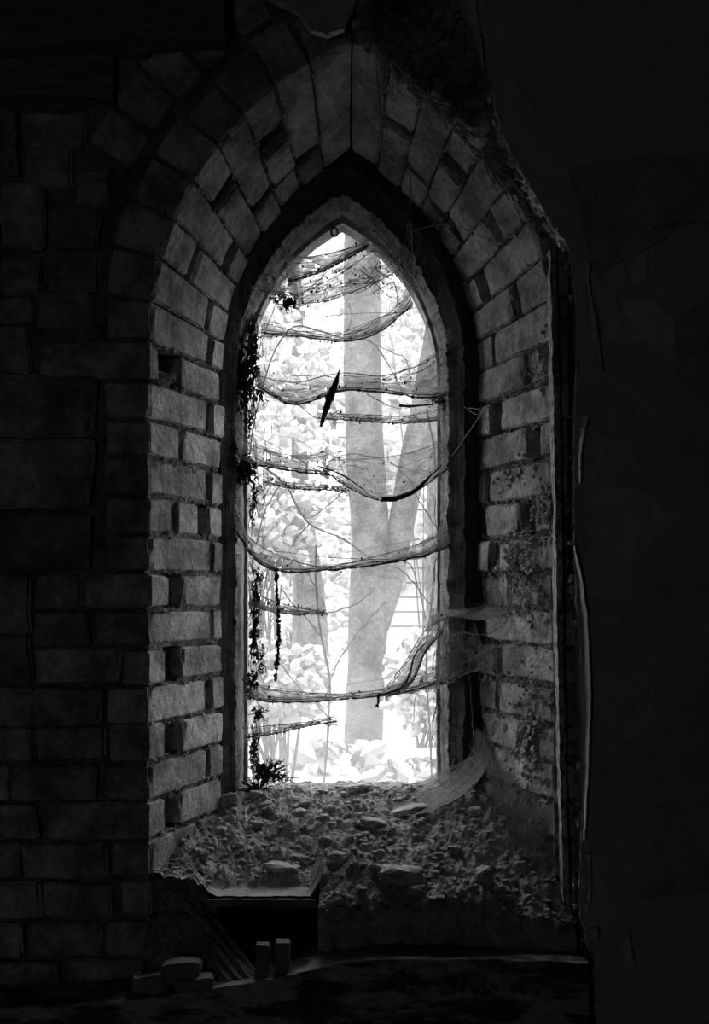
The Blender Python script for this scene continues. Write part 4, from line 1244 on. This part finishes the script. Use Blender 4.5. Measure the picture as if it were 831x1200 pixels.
# ---------------------------------------------------------------- outdoors
GZ = .5
def ground():
    vs = []; fs = []; nx, ny = 70, 80
    for j in range(ny + 1):
        for i in range(nx + 1):
            x = -16 + 32 * i / nx; y = .5 + 40 * (j / ny) ** 1.6
            z = GZ + .07 * fbm(Vector((x, y, 0)), 4, .8) * min(1, (y - .5) / 2) + .010 * max(0, y - 6)
            vs.append(Vector((x, y, z)))
    for j in range(ny):
        for i in range(nx):
            fs.append((j * (nx + 1) + i, j * (nx + 1) + i + 1, (j + 1) * (nx + 1) + i + 1, (j + 1) * (nx + 1) + i))
    o = link('garden_ground', vs, fs, M_GROUND, None, True)
    tag(o, 'pale overgrown ground outside the window', 'ground', kind='structure')
ground()
def bark_tube(name, pts, rads, parent, n=70, sides=22, mat=None):
    P = crom(pts, n); r = np.interp(np.linspace(0, 1, n), np.linspace(0, 1, len(rads)), rads)
    vs = []; fs = []
    for i, p in enumerate(P):
        p = Vector(p)
        for k in range(sides):
            an = 2 * math.pi * k / sides
            d = Vector((math.cos(an), math.sin(an), 0))
            rad = r[i] * (1 + .10 * fbm(Vector((d.x * 2, d.y * 2, p.z * 1.5)), 3, 1.2))
            vs.append(p + d * rad)
    for i in range(n - 1):
        for k in range(sides):
            k2 = (k + 1) % sides
            fs.append((i * sides + k, i * sides + k2, (i + 1) * sides + k2, (i + 1) * sides + k))
    o = link(name, vs, fs, mat or M_BARK, None, True); keep(o, parent); return o
T = 4.96
def wp(px, py, t): return tuple(W(px, py, t))
tr = empty('forked_tree', (W(426, 878, T).x, T, GZ))
tag(tr, 'forked tree trunk standing close behind the centre of the window', 'tree')
bark_tube('trunk', [wp(425, 905, T), wp(426, 870, T), wp(431, 740, T), wp(434, 640, T), wp(428, 520, T), wp(425, 400, T), wp(424, 250, T), wp(422, -60, T)], [.14, .125, .125, .128, .122, .118, .11, .08], tr)
bark_tube('limb', [wp(444, 740, T), wp(455, 690, T), wp(465, 640, T), wp(477, 580, T), wp(489, 520, T), wp(503, 450, T), wp(524, 330, T), wp(566, 100, T)], [.06, .085, .088, .09, .09, .088, .085, .06], tr)
bark_tube('limb', [wp(424, 300, T), wp(400, 240, T - .1), wp(370, 160, T - .3), wp(330, 60, T - .5)], [.05, .045, .04, .02], tr, 30, 12)
def simple_tree(label, pts, rads, mat=None):
    e = empty('slender_tree', (pts[0][0], pts[0][1], pts[0][2])); tag(e, label, 'tree', 'trees outside')
    bark_tube('trunk', pts, rads, e, 50, 14, mat); return e
simple_tree('grey tree trunk standing low left behind the bramble stem', [wp(364, 850, 7.5), wp(364, 760, 7.5), wp(362, 700, 7.5), wp(352, 560, 7.5), wp(350, 480, 7.5), wp(338, 430, 7.5), wp(352, 385, 7.5), wp(330, 200, 7.5)], [.20, .17, .14, .075, .07, .06, .05, .04])
simple_tree('distant slim trunk seen near the right glass edge', [wp(508, 820, 11), wp(508, 600, 11), wp(512, 420, 11), wp(516, 150, 11)], [.09, .08, .08, .06])

# white house far behind
HT = 19.0
hs = empty('white_house', W(430, 770, HT)); tag(hs, 'pale far house with siding and windows behind the trees', 'house')
def hbox(name, x0, x1, y0, y1, t0, t1, mat, sub=None):
    a = W(x0, y1, HT); b = W(x1, y0, HT); m = MB(); box(m, a.x, b.x, HT + t0, HT + t1, a.z, b.z)
    o = m.build(name, mat, hs if sub is None else None)
    if sub is not None: o.parent = sub
    return o
hbox('wall', 395, 600, 470, 790, 0, 4, M_HOUSE)
for y in range(480, 770, 17):
    hbox('siding_board', 394, 601, y, y + 15, -.05, 0, M_HOUSE)
for (x0, x1, y0, y1) in ((434, 474, 486, 556), (495, 530, 486, 556), (440, 476, 600, 690), (498, 530, 600, 690)):
    fr = hbox('window', x0, x1, y0, y1, -.16, -.05, M_HWIN)
    mx_, my_ = (x0 + x1) / 2, (y0 + y1) / 2
    for (a, b, c, d) in ((x0 + 3, mx_ - 1, y0 + 3, my_ - 1), (mx_ + 1, x1 - 3, y0 + 3, my_ - 1), (x0 + 3, mx_ - 1, my_ + 1, y1 - 3), (mx_ + 1, x1 - 3, my_ + 1, y1 - 3)):
        hbox('pane', a, b, c, d, -.18, -.14, M_HGLASS, fr)
m = MB(); a = W(385, 472, HT); b = W(612, 472, HT)
m.add([(a.x, HT - .4, a.z), (b.x, HT - .4, a.z), (b.x, HT + 2, a.z + 1.4), (a.x, HT + 2, a.z + 1.4), (a.x, HT + 4.4, a.z), (b.x, HT + 4.4, a.z)], [(0, 1, 2, 3), (3, 2, 5, 4), (0, 3, 4), (1, 5, 2), (0, 4, 5, 1)])
m.build('roof', M_HOUSE, hs)

# shrubs with pale leaves
def leafquad(mb, c, l, w, nrm_a, tilt):
    d = Vector((math.cos(nrm_a), math.sin(nrm_a) * .6, tilt)).normalized()
    sd = d.cross(Vector((rr(-.3, .3), 1, rr(-.3, .3)))).normalized()
    up = sd.cross(d) * (l * .15)
    c = Vector(c)
    mb.add([c, c + d * l * .35 + sd * w * .5 + up, c + d * l * .75 + sd * w * .38 + up, c + d * l, c + d * l * .75 - sd * w * .38 + up, c + d * l * .35 - sd * w * .5 + up, c + d * l * .5 - up * .2],
           [(0, 1, 6), (1, 2, 6), (2, 3, 6), (3, 4, 6), (4, 5, 6), (5, 0, 6)])
def shrub(label, px, py, t, rx, rz, count, l, mat=M_LEAF):
    e = empty('leafy_shrub', W(px, py, t)); e.location.z = GZ; tag(e, label, 'shrub', 'shrubs outside')
    c = W(px, py, t); m = MB(); st = MB()
    for i in range(count):
        a = rr(0, 6.28); q = R.random() ** .5; ph = rr(-1, 1)
        p = c + Vector((rx * q * math.cos(a), rx * .6 * q * math.sin(a), rz * ph * math.sqrt(max(0, 1 - q * q * .8))))
        leafquad(m, p, l * rr(.6, 1.2), l * rr(.5, .9), rr(0, 6.28), rr(-.8, .6))
    for i in range(9):
        a = rr(0, 6.28)
        p = c + Vector((rx * .7 * math.cos(a), rx * .4 * math.sin(a), rz * rr(.1, .9)))
        b = Vector((c.x + rr(-.1, .1), c.y, GZ))
        tube(st, crom([tuple(b), tuple((b + p) / 2 + Vector((rr(-.1, .1), 0, .1))), tuple(p)], 12), [.010 - .0007 * k for k in range(12)], 5)
    o = m.build('foliage', mat, e); o['kind'] = 'stuff'
    st.build('stem', M_BARK, e)
    return e
shrub('pale leafy shrub crowding the middle left of the window', 318, 612, 3.6, .26, .30, 420, .075)
shrub('pale leafy shrub behind the lower left glass', 322, 800, 3.2, .26, .22, 380, .07)
shrub('low broad leaved plant at the foot of the forked trunk', 392, 892, 3.9, .20, .09, 40, .15)
shrub('pale bush right of the forked trunk low in the window', 508, 800, 4.6, .26, .34, 360, .08)
shrub('low ground plant at the bottom right of the glass', 490, 905, 3.0, .20, .05, 60, .09)
shrub('tall pale foliage behind the upper left glass', 318, 450, 6.5, .45, .7, 420, .10)
shrub('tall pale foliage behind the upper right glass', 500, 360, 9.0, .7, .8, 300, .13)
shrub('distant pale thicket left of the far house', 345, 690, 11.0, .9, .9, 520, .14)
shrub('far pale tree crowns filling the view on the left', 300, 520, 15.0, 2.8, 2.6, 1700, .20)
shrub('far pale tree crowns filling the view on the right', 490, 420, 22.0, 3.4, 2.8, 1200, .30)
shrub('far pale tree crown above the house', 410, 330, 26.0, 2.6, 2.4, 600, .34)
